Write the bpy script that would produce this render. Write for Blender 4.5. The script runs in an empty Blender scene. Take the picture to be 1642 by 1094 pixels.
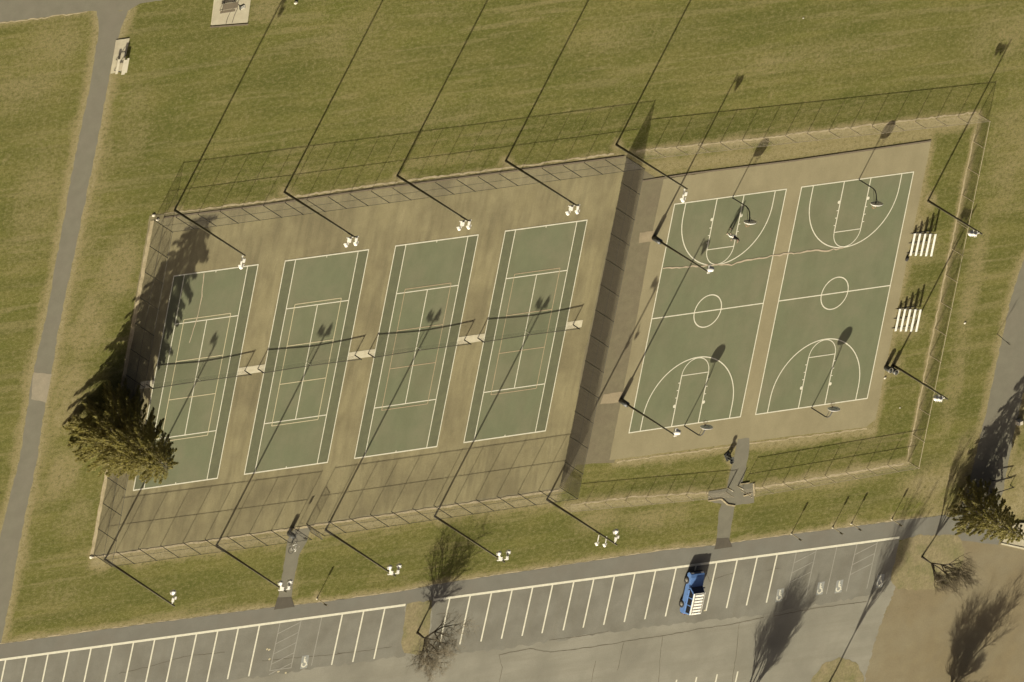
import bpy, bmesh, math, random
import numpy as np
from mathutils import Vector, Matrix

random.seed(7)
rng = np.random.default_rng(7)
S = bpy.context.scene
COL = S.collection
R = math.radians

# ------------------------------------------------------------------ camera
PW, PH = 1642.0, 1094.0                      # size of the photograph in pixels
FPX = 30000.0                                # focal length in photo pixels
ANG = (-2.0990582298924516, 0.8256785435680218, 2.142058269128364)
CAM = Vector((-1171.414361793984, 722.3396972032727, 1302.0011598498728))
ROT = Matrix.Rotation(ANG[0], 3, 'Z') @ Matrix.Rotation(ANG[1], 3, 'X') @ Matrix.Rotation(ANG[2], 3, 'Z')
cd = bpy.data.cameras.new('camera')
cd.sensor_fit = 'HORIZONTAL'
cd.sensor_width = 36.0
cd.lens = FPX / PW * 36.0
cd.clip_start = 10.0
cd.clip_end = 12000.0
cam = bpy.data.objects.new('camera', cd)
COL.objects.link(cam)
cam.matrix_world = Matrix.Translation(CAM) @ ROT.to_4x4()
S.camera = cam
S.render.resolution_x, S.render.resolution_y = 1024, 682

# ------------------------------------------------------------------ light
SUN_ELEV = R(25.0)
SHADOW_AZ = R(67.8)                          # direction the shadows run on the ground
world = bpy.data.worlds.new('World')
S.world = world
world.use_nodes = True
wn = world.node_tree
bg = wn.nodes['Background']
sky = wn.nodes.new('ShaderNodeTexSky')
sky.sky_type = 'NISHITA'
sky.sun_disc = False
sky.sun_elevation = SUN_ELEV
sky.sun_rotation = R(90) - (SHADOW_AZ + math.pi)
sky.air_density = 0.1
sky.dust_density = 3.0
sky.ozone_density = 0.0
wn.links.new(sky.outputs[0], bg.inputs[0])
bg.inputs[1].default_value = 0.08
sd = bpy.data.lights.new('sun', 'SUN')
sd.energy = 4.6
sd.angle = R(0.5)
sd.color = (1.0, 0.95, 0.83)
sun = bpy.data.objects.new('sun', sd)
COL.objects.link(sun)
sdir = Vector((math.cos(SHADOW_AZ) * math.cos(SUN_ELEV), math.sin(SHADOW_AZ) * math.cos(SUN_ELEV), -math.sin(SUN_ELEV)))
sun.rotation_euler = sdir.to_track_quat('-Z', 'Y').to_euler()
sun.location = (-40, -80, 60)
S.view_settings.view_transform = 'Standard'
S.view_settings.look = 'None'
S.view_settings.gamma = 1.0
S.view_settings.use_curve_mapping = False
S.view_settings.exposure = 0.92


# ------------------------------------------------------------------ helpers
def G(px, py, z=0.0):
    """photo pixel -> point on the horizontal plane at height z"""
    d = ROT @ Vector(((px - PW / 2) / FPX, -(py - PH / 2) / FPX, -1.0))
    t = (z - CAM.z) / d.z
    return CAM + d * t


def tag(o, label=None, cat=None, group=None, kind=None):
    if label: o['label'] = label
    if cat: o['category'] = cat
    if group: o['group'] = group
    if kind: o['kind'] = kind
    return o


def empty(name, loc=(0, 0, 0), rz=0.0):
    o = bpy.data.objects.new(name, None)
    o.empty_display_size = 0.3
    COL.objects.link(o)
    o.location = loc
    o.rotation_euler = (0, 0, rz)
    return o


class MB:
    def __init__(self):
        self.v, self.f = [], []

    def poly(self, pts):
        i = len(self.v)
        self.v += [tuple(p) for p in pts]
        self.f.append(tuple(range(i, i + len(pts))))
        return self

    def prism(self, pts, z0, z1):
        n = len(pts)
        i = len(self.v)
        self.v += [(p[0], p[1], z0) for p in pts] + [(p[0], p[1], z1) for p in pts]
        self.f.append(tuple(range(i + n - 1, i - 1, -1)))
        self.f.append(tuple(range(i + n, i + 2 * n)))
        for k in range(n):
            self.f.append((i + k, i + (k + 1) % n, i + n + (k + 1) % n, i + n + k))
        return self

    def box(self, c, s, M=None):
        i = len(self.v)
        for dz in (-.5, .5):
            for dx, dy in ((-.5, -.5), (.5, -.5), (.5, .5), (-.5, .5)):
                p = Vector((dx * s[0], dy * s[1], dz * s[2]))
                if M is not None: p = M @ p
                self.v.append((c[0] + p.x, c[1] + p.y, c[2] + p.z))
        for q in ((3, 2, 1, 0), (4, 5, 6, 7), (0, 1, 5, 4), (1, 2, 6, 5), (2, 3, 7, 6), (3, 0, 4, 7)):
            self.f.append(tuple(i + k for k in q))
        return self

    def tube(self, p0, p1, r0, r1=None, n=8, cap=True):
        if r1 is None: r1 = r0
        p0, p1 = Vector(p0), Vector(p1)
        d = (p1 - p0)
        if d.length < 1e-6: return self
        d.normalize()
        a = Vector((0, 0, 1)) if abs(d.z) < .9 else Vector((1, 0, 0))
        u = d.cross(a).normalized()
        w = d.cross(u)
        i = len(self.v)
        for p, r in ((p0, r0), (p1, r1)):
            for k in range(n):
                t = 2 * math.pi * k / n
                q = p + u * (math.cos(t) * r) + w * (math.sin(t) * r)
                self.v.append(tuple(q))
        for k in range(n):
            self.f.append((i + k, i + n + k, i + n + (k + 1) % n, i + (k + 1) % n))
        if cap:
            self.f.append(tuple(i + k for k in range(n)))
            self.f.append(tuple(i + n + n - 1 - k for k in range(n)))
        return self

    def path(self, pts, radii, n=8):
        """continuous tube through points"""
        pts = [Vector(p) for p in pts]
        i0 = len(self.v)
        u = None
        for k, p in enumerate(pts):
            a = pts[max(k - 1, 0)]
            b = pts[min(k + 1, len(pts) - 1)]
            d = (b - a).normalized()
            if u is None:
                h = Vector((0, 0, 1)) if abs(d.z) < .9 else Vector((1, 0, 0))
                u = d.cross(h).normalized()
            else:
                u = (u - d * u.dot(d)).normalized()
            w = d.cross(u)
            for j in range(n):
                t = 2 * math.pi * j / n
                self.v.append(tuple(p + (u * math.cos(t) + w * math.sin(t)) * radii[k]))
        for k in range(len(pts) - 1):
            for j in range(n):
                a = i0 + k * n
                self.f.append((a + j, a + (j + 1) % n, a + n + (j + 1) % n, a + n + j))
        self.f.append(tuple(i0 + n - 1 - j for j in range(n)))
        e = i0 + (len(pts) - 1) * n
        self.f.append(tuple(e + j for j in range(n)))
        return self

    def lathe(self, prof, n=16, c=(0, 0, 0), M=None):
        i = len(self.v)
        for r, z in prof:
            for k in range(n):
                t = 2 * math.pi * k / n
                p = Vector((r * math.cos(t), r * math.sin(t), z))
                if M is not None: p = M @ p
                self.v.append((c[0] + p.x, c[1] + p.y, c[2] + p.z))
        for j in range(len(prof) - 1):
            for k in range(n):
                a = i + j * n
                self.f.append((a + k, a + (k + 1) % n, a + n + (k + 1) % n, a + n + k))
        self.f.append(tuple(i + n - 1 - k for k in range(n)))
        e = i + (len(prof) - 1) * n
        self.f.append(tuple(e + k for k in range(n)))
        return self

    def mesh(self, name, m, smooth=False, bevel=0, tri=False):
        me = bpy.data.meshes.new(name)
        me.from_pydata(self.v, [], self.f)
        if tri or bevel:
            bm = bmesh.new()
            bm.from_mesh(me)
            if bevel:
                bmesh.ops.bevel(bm, geom=list(bm.edges), offset=bevel, segments=2, affect='EDGES', profile=.5)
            if tri:
                bmesh.ops.triangulate(bm, faces=[f for f in bm.faces if len(f.verts) > 4], ngon_method='EAR_CLIP')
            bm.to_mesh(me)
            bm.free()
        if m: me.materials.append(m)
        if smooth:
            me.polygons.foreach_set('use_smooth', [True] * len(me.polygons))
        me.update()
        return me

    def build(self, name, m, parent=None, smooth=False, bevel=0, tri=False, loc=(0, 0, 0), rz=0):
        o = bpy.data.objects.new(name, self.mesh(name, m, smooth, bevel, tri))
        COL.objects.link(o)
        o.parent = parent
        o.location = loc
        if rz: o.rotation_euler = (0, 0, rz)
        return o


def put(name, me, parent, loc=(0, 0, 0), rz=0.0, scale=None):
    o = bpy.data.objects.new(name, me)
    COL.objects.link(o)
    o.parent = parent
    o.location = loc
    if rz: o.rotation_euler = (0, 0, rz)
    if scale: o.scale = scale
    return o


def copy_tree(o, parent=None):
    c = o.copy()
    COL.objects.link(c)
    c.parent = parent
    for ch in list(o.children):
        copy_tree(ch, c)
    return c


# ------------------------------------------------------------------ materials
def mat(name, c1, c2=None, scale=1.0, rough=.8, bump=0.0, bscale=None, stretch=(1, 1, 1), big=None, fine=.12,
        metal=0.0, world_space=True, streak=None, coat=0.0, spec=None):
    """two-tone procedural surface: mid noise c1<->c2, large blotches 'big'=(colour, scale, amount), fine grain."""
    m = bpy.data.materials.new(name)
    m.use_nodes = True
    nt = m.node_tree
    N, L = nt.nodes, nt.links
    b = N['Principled BSDF']
    b.inputs['Roughness'].default_value = rough
    b.inputs['Metallic'].default_value = metal
    if coat: b.inputs['Coat Weight'].default_value = coat
    if spec is not None: b.inputs['Specular IOR Level'].default_value = spec
    if world_space:
        src = N.new('ShaderNodeNewGeometry').outputs['Position']
    else:
        src = N.new('ShaderNodeTexCoord').outputs['Object']
    mp = N.new('ShaderNodeMapping')
    mp.inputs['Scale'].default_value = stretch
    L.new(src, mp.inputs[0])

    def noise(s, det=4, vec=mp.outputs[0], ro=.6):
        n = N.new('ShaderNodeTexNoise')
        n.inputs['Scale'].default_value = s
        n.inputs['Detail'].default_value = det
        n.inputs['Roughness'].default_value = ro
        L.new(vec, n.inputs['Vector'])
        return n.outputs[0]

    def ramp(v, a, bb):
        r = N.new('ShaderNodeMapRange')
        r.inputs[1].default_value = a
        r.inputs[2].default_value = bb
        L.new(v, r.inputs[0])
        return r.outputs[0]

    def mix(f, a, bcol, typ='MIX'):
        x = N.new('ShaderNodeMix')
        x.data_type = 'RGBA'
        x.blend_type = typ
        if hasattr(f, 'is_output'): L.new(f, x.inputs[0])
        else: x.inputs[0].default_value = f
        for v, i in ((a, 6), (bcol, 7)):
            if hasattr(v, 'is_output'): L.new(v, x.inputs[i])
            else: x.inputs[i].default_value = (*v, 1)
        return x.outputs[2]

    if c2 is None: c2 = tuple(x * .82 for x in c1)
    col = mix(ramp(noise(scale), .32, .68), c1, c2)
    if big:
        f = ramp(noise(big[1], 5, src), .42, .68)
        mm = N.new('ShaderNodeMath'); mm.operation = 'MULTIPLY'
        mm.inputs[1].default_value = big[2]
        L.new(f, mm.inputs[0])
        col = mix(mm.outputs[0], col, big[0])
    if streak:                                  # (colour, stretch, scale, amount)
        mp2 = N.new('ShaderNodeMapping')
        mp2.inputs['Scale'].default_value = streak[1]
        L.new(src, mp2.inputs[0])
        f = ramp(noise(streak[2], 4, mp2.outputs[0]), .48, .72)
        mm = N.new('ShaderNodeMath'); mm.operation = 'MULTIPLY'
        mm.inputs[1].default_value = streak[3]
        L.new(f, mm.inputs[0])
        col = mix(mm.outputs[0], col, streak[0])
    if fine:
        g = ramp(noise(bscale or 9.0, 3, src, .75), .2, .8)
        gr = N.new('ShaderNodeMapRange')
        gr.inputs[3].default_value = 1 - fine
        gr.inputs[4].default_value = 1 + fine
        L.new(g, gr.inputs[0])
        cc = N.new('ShaderNodeCombineColor')
        for k in range(3): L.new(gr.outputs[0], cc.inputs[k])
        col = mix(1.0, col, cc.outputs[0], 'MULTIPLY')
    L.new(col, b.inputs['Base Color'])
    if bump:
        bp = N.new('ShaderNodeBump')
        bp.inputs['Strength'].default_value = 1.0
        bp.inputs['Distance'].default_value = bump
        L.new(noise(bscale or 9.0, 3, src, .7), bp.inputs['Height'])
        L.new(bp.outputs[0], b.inputs['Normal'])
    return m


M = {}
M['tennis_slab'] = mat('worn_brown_court_surround', (.222, .188, .088), (.180, .150, .066), .9, .9, .004, 7, (1.0, .35, 1),
                       big=((.118, .096, .042), .17, .75), fine=.18, streak=((.105, .086, .037), (1.3, .22, 1), .7, .65))
M['ball_slab'] = mat('tan_court_surround', (.232, .197, .100), (.205, .173, .086), .6, .9, .003, 8, (1, .6, 1),
                     big=((.175, .146, .070), .2, .6), fine=.12)
M['apron'] = mat('brown_asphalt_apron', (.150, .126, .064), (.126, .105, .052), 1.2, .9, .004, 8, fine=.14,
                 big=((.12, .094, .05), .3, .5))
M['court_green'] = mat('faded_green_acrylic', (.124, .130, .060), (.110, .116, .053), .8, .85, .001, 9, (1, .5, 1),
                       big=((.148, .136, .070), .22, .8), fine=.11, streak=((.104, .104, .046), (1, .5, 1), .35, .6))
M['alley_green'] = mat('darker_green_acrylic', (.102, .102, .045), (.085, .085, .038), 1.2, .85, .001, 9, fine=.14)
M['line'] = mat('worn_white_line_paint', (.60, .56, .40), (.50, .465, .33), 2.5, .8, 0, 12, fine=.12)
M['line_tan'] = mat('tan_line_paint', (.36, .275, .15), (.30, .23, .125), 2.5, .8, 0, 12, fine=.15)
M['line_pale'] = mat('cream_line_paint', (.46, .40, .23), (.40, .34, .19), 2.5, .8, 0, 12, fine=.15)
M['line_faint'] = mat('faded_line_paint', (.255, .235, .175), (.20, .185, .135), 1.6, .85, 0, 12, fine=.2)
M['concrete'] = mat('pale_concrete', (.40, .355, .225), (.34, .30, .19), 1.3, .9, .003, 8, fine=.14, big=((.28, .23, .14), .5, .5))
M['pad'] = mat('white_concrete_strip', (.48, .43, .28), (.40, .35, .22), 1.5, .9, .002, 9, fine=.12)
M['kerb'] = mat('tan_kerb_edging', (.36, .295, .165), (.25, .20, .10), 1.2, .95, .01, 5, fine=.25)
M['asphalt'] = mat('faded_asphalt_lot', (.222, .205, .144), (.192, .177, .122), .35, .92, .004, 10, (.5, 1.4, 1),
                   big=((.158, .145, .099), .16, 1.0), fine=.18, streak=((.158, .142, .094), (.12, 1.6, 1), .7, .5))
M['walk'] = mat('grey_asphalt_walk', (.142, .133, .096), (.124, .116, .082), .5, .92, .004, 10, fine=.12,
                big=((.135, .115, .078), .2, .5))
M['path'] = mat('grey_asphalt_path', (.146, .133, .084), (.126, .114, .071), .8, .92, .004, 10, fine=.14,
                big=((.145, .124, .082), .25, .5))
M['dark_patch'] = mat('dark_asphalt_patch', (.075, .062, .037), (.062, .051, .03), 1.2, .92, .004, 10, fine=.15)
M['dirt'] = mat('brown_gravel', (.172, .135, .064), (.145, .113, .053), .7, .95, .008, 7, fine=.2,
                big=((.185, .158, .088), .14, .7), streak=((.15, .12, .06), (.3, 1.2, 1), .5, .5))
M['mulch'] = mat('worn_soil_bed', (.215, .172, .082), (.165, .135, .058), 1.6, .95, .02, 4, fine=.4, big=((.118, .113, .032), .45, .8))
M['crack'] = mat('crack_filler', (.10, .082, .048), (.075, .06, .034), 3, .9, 0, 10, fine=.2)
M['patch_tan'] = mat('tan_crack_patch', (.40, .325, .205), (.33, .265, .165), 3, .9, 0, 10, fine=.15)
M['blue_paint'] = mat('faded_blue_paint', (.20, .205, .18), (.24, .23, .17), 5, .8, 0, 12, fine=.15)
M['wood_pole'] = mat('dark_creosoted_wood', (.066, .054, .018), (.045, .037, .013), 3, .8, .01, 12, world_space=False)
M['dark_steel'] = mat('dark_fence_steel', (.030, .026, .013), (.022, .018, .01), 6, .6, 0, 12, world_space=False, fine=.1)
M['mesh_dark'] = mat('dark_chain_link_wire', (.045, .038, .02), (.035, .03, .016), 6, .6, 0, 12, world_space=False, fine=.1)
M['slat'] = mat('brown_privacy_slat', (.075, .060, .034), (.055, .044, .024), 4, .7, 0, 12, world_space=False, fine=.1)
M['galv'] = mat('galvanised_steel', (.36, .30, .18), (.30, .25, .15), 6, .55, 0, 14, metal=.2, world_space=False, fine=.1)
M['wire_galv'] = mat('galvanised_wire', (.20, .165, .09), (.16, .13, .07), 6, .6, 0, 14, metal=.2, world_space=False, fine=.1)
M['white_metal'] = mat('white_enamel', (.70, .66, .54), (.58, .55, .45), 5, .45, 0, 14, world_space=False, fine=.05)
M['lamp_glass'] = mat('lamp_glass', (.45, .44, .38), (.4, .39, .33), 5, .15, 0, 14, world_space=False, fine=.03)
M['alu'] = mat('bleacher_aluminium', (.84, .80, .66), (.76, .72, .58), 4, .5, 0, 14, metal=.1, world_space=False, fine=.06)
M['alu_dull'] = mat('dull_aluminium', (.28, .255, .19), (.22, .20, .15), 4, .5, 0, 14, metal=.3, world_space=False, fine=.1)
M['board'] = mat('backboard_white', (.80, .78, .66), (.72, .70, .58), 4, .5, 0, 14, world_space=False, fine=.06)
M['grey_mark'] = mat('backboard_grey_square', (.12, .12, .12), None, 4, .5, 0, 14, world_space=False, fine=.05)
M['orange'] = mat('orange_rim_paint', (.42, .12, .03), None, 4, .5, 0, 14, world_space=False, fine=.05)
M['net_black'] = mat('black_net_cord', (.022, .020, .012), None, 6, .9, 0, 14, world_space=False, fine=.1)
M['net_band'] = mat('net_tape', (.10, .088, .055), (.075, .066, .04), 4, .8, 0, 14, world_space=False, fine=.1)
M['weather_wood'] = mat('weathered_wood', (.16, .125, .072), (.11, .086, .048), 3, .9, .004, 12, (1, 6, 1), world_space=False, fine=.2)
M['pale_wood'] = mat('pale_painted_planks', (.52, .47, .32), (.44, .39, .26), 3, .8, .003, 12, (1, 6, 1), world_space=False, fine=.12)
M['barrel'] = mat('dark_barrel_steel', (.045, .045, .034), (.03, .03, .02), 4, .5, 0, 12, world_space=False, fine=.15)
M['barrel_lid'] = mat('grey_barrel_rim', (.33, .30, .22), (.26, .23, .16), 4, .5, 0, 12, world_space=False, fine=.1)
M['sign_back'] = mat('sign_metal', (.17, .15, .105), (.14, .12, .08), 4, .45, 0, 12, metal=.4, world_space=False, fine=.1)
M['sign_blue'] = mat('sign_blue_face', (.03, .08, .28), None, 4, .4, 0, 12, world_space=False, fine=.05)
M['blue_car'] = mat('blue_car_paint', (.105, .20, .39), (.097, .185, .365), 3, .35, 0, 14, world_space=False, fine=.02, coat=.6)
M['white_car'] = mat('white_roof_paint', (.80, .76, .62), (.74, .70, .56), 3, .4, 0, 14, world_space=False, fine=.04, coat=.3)
M['glass'] = mat('tinted_glass', (.012, .013, .015), None, 3, .08, 0, 14, world_space=False, fine=.02)
M['tyre'] = mat('tyre_rubber', (.018, .016, .012), None, 8, .85, .002, 20, world_space=False, fine=.2)
M['rim'] = mat('alloy_rim', (.45, .42, .34), None, 8, .35, 0, 20, metal=.7, world_space=False, fine=.05)
M['black_trim'] = mat('black_plastic', (.02, .018, .014), None, 8, .6, 0, 20, world_space=False, fine=.1)
M['red_lens'] = mat('red_lens', (.30, .02, .015), None, 8, .2, 0, 20, world_space=False, fine=.05)
M['clear_lens'] = mat('headlight_lens', (.6, .58, .5), None, 8, .12, 0, 20, world_space=False, fine=.05)
M['skin'] = mat('skin', (.36, .215, .13), (.33, .195, .12), 6, .6, 0, 20, world_space=False, fine=.04)
M['hair'] = mat('dark_hair', (.02, .014, .008), None, 20, .7, .003, 60, world_space=False, fine=.2)
M['cloth_dark'] = mat('dark_jersey', (.028, .024, .018), None, 6, .9, .003, 30, world_space=False, fine=.12)
M['cloth_white'] = mat('white_trousers', (.78, .74, .62), (.70, .66, .55), 6, .9, .003, 30, world_space=False, fine=.06)
M['ball'] = mat('pale_ball', (.55, .44, .27), None, 6, .7, 0, 20, world_space=False, fine=.06)
M['bark'] = mat('grey_brown_bark', (.075, .058, .030), (.048, .038, .019), 3, .95, .02, 9, (2, 2, .4), world_space=False, fine=.2)
M['twig'] = mat('brown_twigs', (.165, .135, .078), (.125, .10, .056), 2, .95, 0, 9, world_space=False, fine=.2)
M['needle'] = mat('conifer_needles', (.21, .185, .052), (.135, .122, .035), 1.1, .75, 0, 12, world_space=False, fine=.35,
                  big=((.25, .205, .08), .8, .5), spec=.2)
nt = M['needle'].node_tree
tb = nt.nodes.new('ShaderNodeBsdfTranslucent')
tb.inputs[0].default_value = (.30, .26, .065, 1)
mx = nt.nodes.new('ShaderNodeMixShader')
mx.inputs[0].default_value = .42
nt.links.new(nt.nodes['Principled BSDF'].outputs[0], mx.inputs[1])
nt.links.new(tb.outputs[0], mx.inputs[2])
nt.links.new(mx.outputs[0], nt.nodes['Material Output'].inputs[0])
M['dead_leaf'] = mat('dead_inner_branches', (.12, .09, .045), (.08, .06, .03), 2, .9, 0, 12, world_space=False, fine=.25)
M['bike_white'] = mat('pale_bicycle_paint', (.75, .72, .6), None, 5, .35, 0, 14, world_space=False, fine=.04)
M['stone'] = mat('pale_stone', (.52, .47, .34), (.42, .37, .26), 5, .85, .004, 14, world_space=False, fine=.15)


# ------------------------------------------------------------------ ground: grass sheet with worn places
def seg_dist(P, pts):
    d = np.full(len(P), 1e9)
    for a, b in zip(pts[:-1], pts[1:]):
        a = np.array(a); b = np.array(b)
        ab = b - a
        t = np.clip(((P - a) @ ab) / max(ab @ ab, 1e-9), 0, 1)
        d = np.minimum(d, np.linalg.norm(P - (a + t[:, None] * ab), axis=1))
    return d


def W2(pts):
    return [tuple(G(*p)[:2]) for p in pts]


PATH_L = [(155, 17), (158, 52), (146, 128), (115, 278), (99, 369), (76, 499), (52, 603), (31, 739), (19, 783), (0, 863), (-30, 960)]
PATH_R = [(205, 17), (189, 62), (177, 115), (153, 243), (125, 379), (94, 527), (82, 603), (73, 645), (59, 739), (35, 853), (14, 971), (2, 1030), (-4, 1060)]
GRASS_S = [(-60, 1042), (0, 1033), (150, 1012), (300, 992), (420, 976), (512, 966), (640, 949), (700, 937), (800, 922), (920, 904), (1060, 883),
           (1150, 874), (1270, 857), (1480, 830), (1535, 824)]
RP_L = [(1668, 380), (1640, 420), (1622, 475), (1606, 545), (1586, 640), (1567, 720), (1550, 790), (1533, 826)]
RP_R = [(1700, 420), (1672, 520), (1650, 590), (1632, 670), (1616, 745), (1603, 815), (1607, 862)]
NF = [(246, 353), (395, 336), (607, 306), (763, 287), (1004, 253)]        # tall fence, north side
NW_, NE_, SE_, SW_ = (247, 353), (1004, 252), (897, 781), (150, 889)
BN = [(1014, 245), (1570, 184)]
BE = [(1570, 184), (1456, 740)]
BS1 = [(1456, 740), (1188, 786)]
BS2 = [(1164, 789), (993, 802), (905, 813)]
LIGHT_N = [(280, 337), (456, 308), (637, 282), (811, 258), (988, 232)]
LIGHT_S = [(168, 897), (347, 875), (522, 850), (697, 828), (877, 801)]

step = 0.3
gx = np.arange(-46, 152.01, step)
gy = np.arange(-62, 78.01, step)
nx, ny = len(gx), len(gy)
XX, YY = np.meshgrid(gx, gy)
P2 = np.stack([XX.ravel(), YY.ravel()], 1)


def vnoise(scale, seed):
    r = np.random.default_rng(seed)
    n = 256
    t = r.random((n, n))
    x = P2[:, 0] * scale + 100.3
    y = P2[:, 1] * scale + 100.7
    xi = np.floor(x).astype(int); yi = np.floor(y).astype(int)
    fx = x - xi; fy = y - yi
    fx = fx * fx * (3 - 2 * fx); fy = fy * fy * (3 - 2 * fy)
    g = lambda a, b: t[a % n, b % n]
    return (g(xi, yi) * (1 - fx) + g(xi + 1, yi) * fx) * (1 - fy) + (g(xi, yi + 1) * (1 - fx) + g(xi + 1, yi + 1) * fx) * fy


jit = .55 * vnoise(.6, 1) + .3 * vnoise(1.7, 2) + .15 * vnoise(3.1, 3)
dry = np.zeros(len(P2))


def wear(pts, width, amount):
    global dry
    d = seg_dist(P2, W2(pts))
    v = np.clip(1 - d / (width * (.35 + 1.3 * jit)), 0, 1)
    v = v * v * (3 - 2 * v) * amount
    dry = np.maximum(dry, v)


def blob(px, py, rx, ry, amount):
    """worn patch; radii in metres along x and y"""
    global dry
    c = G(px, py)
    d = np.sqrt(((P2[:, 0] - c.x) / rx) ** 2 + ((P2[:, 1] - c.y) / ry) ** 2)
    v = np.clip((1.25 - d) / .8, 0, 1) * np.clip(.25 + 1.3 * jit, 0, 1.1) * amount
    dry = np.maximum(dry, v)


wear(PATH_L, 1.9, .85); wear(PATH_R, 2.0, .9)
wear(PATH_R[3:9], 4.5, .55)
wear(GRASS_S, 1.0, 1.0)
wear(RP_L, 1.7, .85); wear(RP_R, 2.2, .8)
wear([NW_, NE_], 1.3, .95)
wear([NE_, (1063, 290)], 2.0, .8)
wear([SW_, SE_], 1.5, .95)
wear([(152, 902), (400, 869), (660, 829), (885, 800)], 1.7, .95)
for p in ((508, 960), (1269, 856), (1335, 846), (1365, 840), (1430, 833)): wear([p, (p[0], p[1] - 3)], 1.0, 1.0)
wear([NW_, SW_], 1.0, .7)
wear(BN, 1.1, 1.0); wear(BE, .9, .95); wear(BS1, 1.2, .95); wear(BS2, 1.3, .95)
wear([(1040, 268), (1240, 250), (1490, 215)], 2.2, .8)
wear([(1240, 238), (1560, 195)], 1.6, .8)
wear([(1492, 230), (1400, 690)], 1.3, .85)
wear([(985, 742), (1400, 690)], 1.3, .9)
wear([(1180, 715), (1160, 870)], 1.6, .7)
wear([(1172, 740), (1168, 735)], 1.4, 1.0)
wear([(480, 845), (458, 960)], 1.7, .7)
wear([(0, 1036), (155, 1016)], 1.0, .6)
wear([(0, 36), (150, 19)], 1.0, .6)
for p in LIGHT_N + LIGHT_S: wear([p, (p[0] + 6, p[1] + 4)], 1.4, .9)
for p in ((1488, 322), (1430, 587)): wear([p, (p[0] + 1, p[1] + 1)], 1.8, .9)
blob(1470, 372, 1.6, 2.6, .85); blob(1452, 505, 1.8, 2.8, .9); blob(1432, 590, 1.8, 1.6, .9)
blob(1475, 395, 3.2, 2.2, .6); blob(1455, 520, 3.2, 2.2, .6)
blob(1500, 770, 5.5, 3.0, .75); blob(1540, 750, 3.0, 4.5, .7); blob(1505, 800, 3.0, 2.5, .6)
blob(1630, 790, 4, 6, .8)
blob(190, 430, 3.5, 4.5, .55); blob(140, 520, 3.5, 5, .6); blob(110, 640, 3.5, 5, .75); blob(100, 760, 3, 4, .6); blob(120, 830, 3, 2.5, .45)
blob(60, 800, 2, 5, .4); blob(215, 200, 3, 6, .35); blob(100, 950, 3, 1.5, .3)
blob(90, 60, 5, 4, .42); blob(40, 130, 6, 4, .35); blob(60, 330, 4, 8, .35)
blob(600, 960, 8, .9, .6); blob(800, 935, 8, .9, .5); blob(300, 985, 8, .9, .5)
blob(960, 830, 4, 1.8, .5); blob(1060, 830, 6, 1.6, .45); blob(1350, 770, 8, 1.2, .5)
blob(1560, 450, 1.6, 9, .5); blob(1620, 240, 4, 9, .45); blob(1610, 60, 6, 4, .4); blob(1530, 620, 1.5, 7, .55)
blob(700, 180, 10, 3, .25); blob(1000, 60, 12, 2, .3); blob(1300, 90, 14, 2, .3); blob(560, 60, 6, 3, .25); blob(430, 10, 3, 2, .5)
blob(450, 280, 9, .8, .4); blob(700, 258, 9, .8, .45)
dry = np.clip(dry + .10 * (vnoise(.11, 11) - .5), 0, 1)
# greener and darker places
lush = np.zeros(len(P2))


def green(px, py, rx, ry, amount):
    global lush
    c = G(px, py)
    d = np.sqrt(((P2[:, 0] - c.x) / rx) ** 2 + ((P2[:, 1] - c.y) / ry) ** 2)
    lush = np.maximum(lush, np.clip((1.3 - d) / .9, 0, 1) * np.clip(.2 + 1.3 * jit, 0, 1) * amount)


for a in ((300, 60, 8, 5, .7), (250, 190, 4, 8, .5), (330, 940, 16, 1.2, .9), (600, 900, 10, 1.6, .7), (720, 860, 8, 1.5, .6), (950, 850, 8, 1.6, .6),
          (1240, 830, 6, 1.5, .7), (1380, 800, 6, 1.5, .6), (1060, 790, 8, 1.2, .6), (1300, 725, 8, 1.2, .5), (1530, 290, 3, 5, .6), (1480, 460, 3, 2, .7),
          (620, 220, 12, 2, .5), (900, 210, 10, 2, .6), (1150, 200, 8, 1.4, .6), (1450, 150, 8, 1.4, .6), (230, 300, 3, 6, .5), (180, 800, 3, 3, .6),
          (110, 990, 8, 1, .7), (760, 100, 8, 3, .5), (1000, 150, 10, 3, .4), (480, 130, 6, 6, .4), (1200, 30, 20, 2, .4), (40, 230, 3, 6, .3),
          (1560, 620, 2, 4, .3), (1460, 640, 2.5, 3, .4), (120, 40, 3, 3, .35)):
    green(*a)

verts = [(x, y, 0.0) for x, y in P2]
faces = [(j * nx + i, j * nx + i + 1, (j + 1) * nx + i + 1, (j + 1) * nx + i) for j in range(ny - 1) for i in range(nx - 1)]
nb = len(verts)
x0, x1, y0, y1 = gx[0], gx[-1], gy[0], gy[-1]
B = 4000.0
verts += [(-B, -B, 0), (B, -B, 0), (B, B, 0), (-B, B, 0)]
lo = [i for i in range(nx)]
ro = [j * nx + nx - 1 for j in range(ny)]
to = [(ny - 1) * nx + i for i in range(nx)][::-1]
le = [j * nx for j in range(ny)][::-1]
for edge, a, b in ((lo, nb, nb + 1), (ro, nb + 1, nb + 2), (to, nb + 2, nb + 3), (le, nb + 3, nb)):
    k = len(edge) // 2
    for q in range(len(edge) - 1):
        faces.append((edge[q + 1], edge[q], a if q < k else b))
    faces.append((edge[k], a, b))
me = bpy.data.meshes.new('grass_lawn')
me.from_pydata(verts, [], faces)
for nm, arr in (('dry', dry), ('lush', lush)):
    at = me.attributes.new(nm, 'FLOAT', 'POINT')
    at.data.foreach_set('value', np.concatenate([arr, np.zeros(4)]).astype(np.float32))


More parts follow.
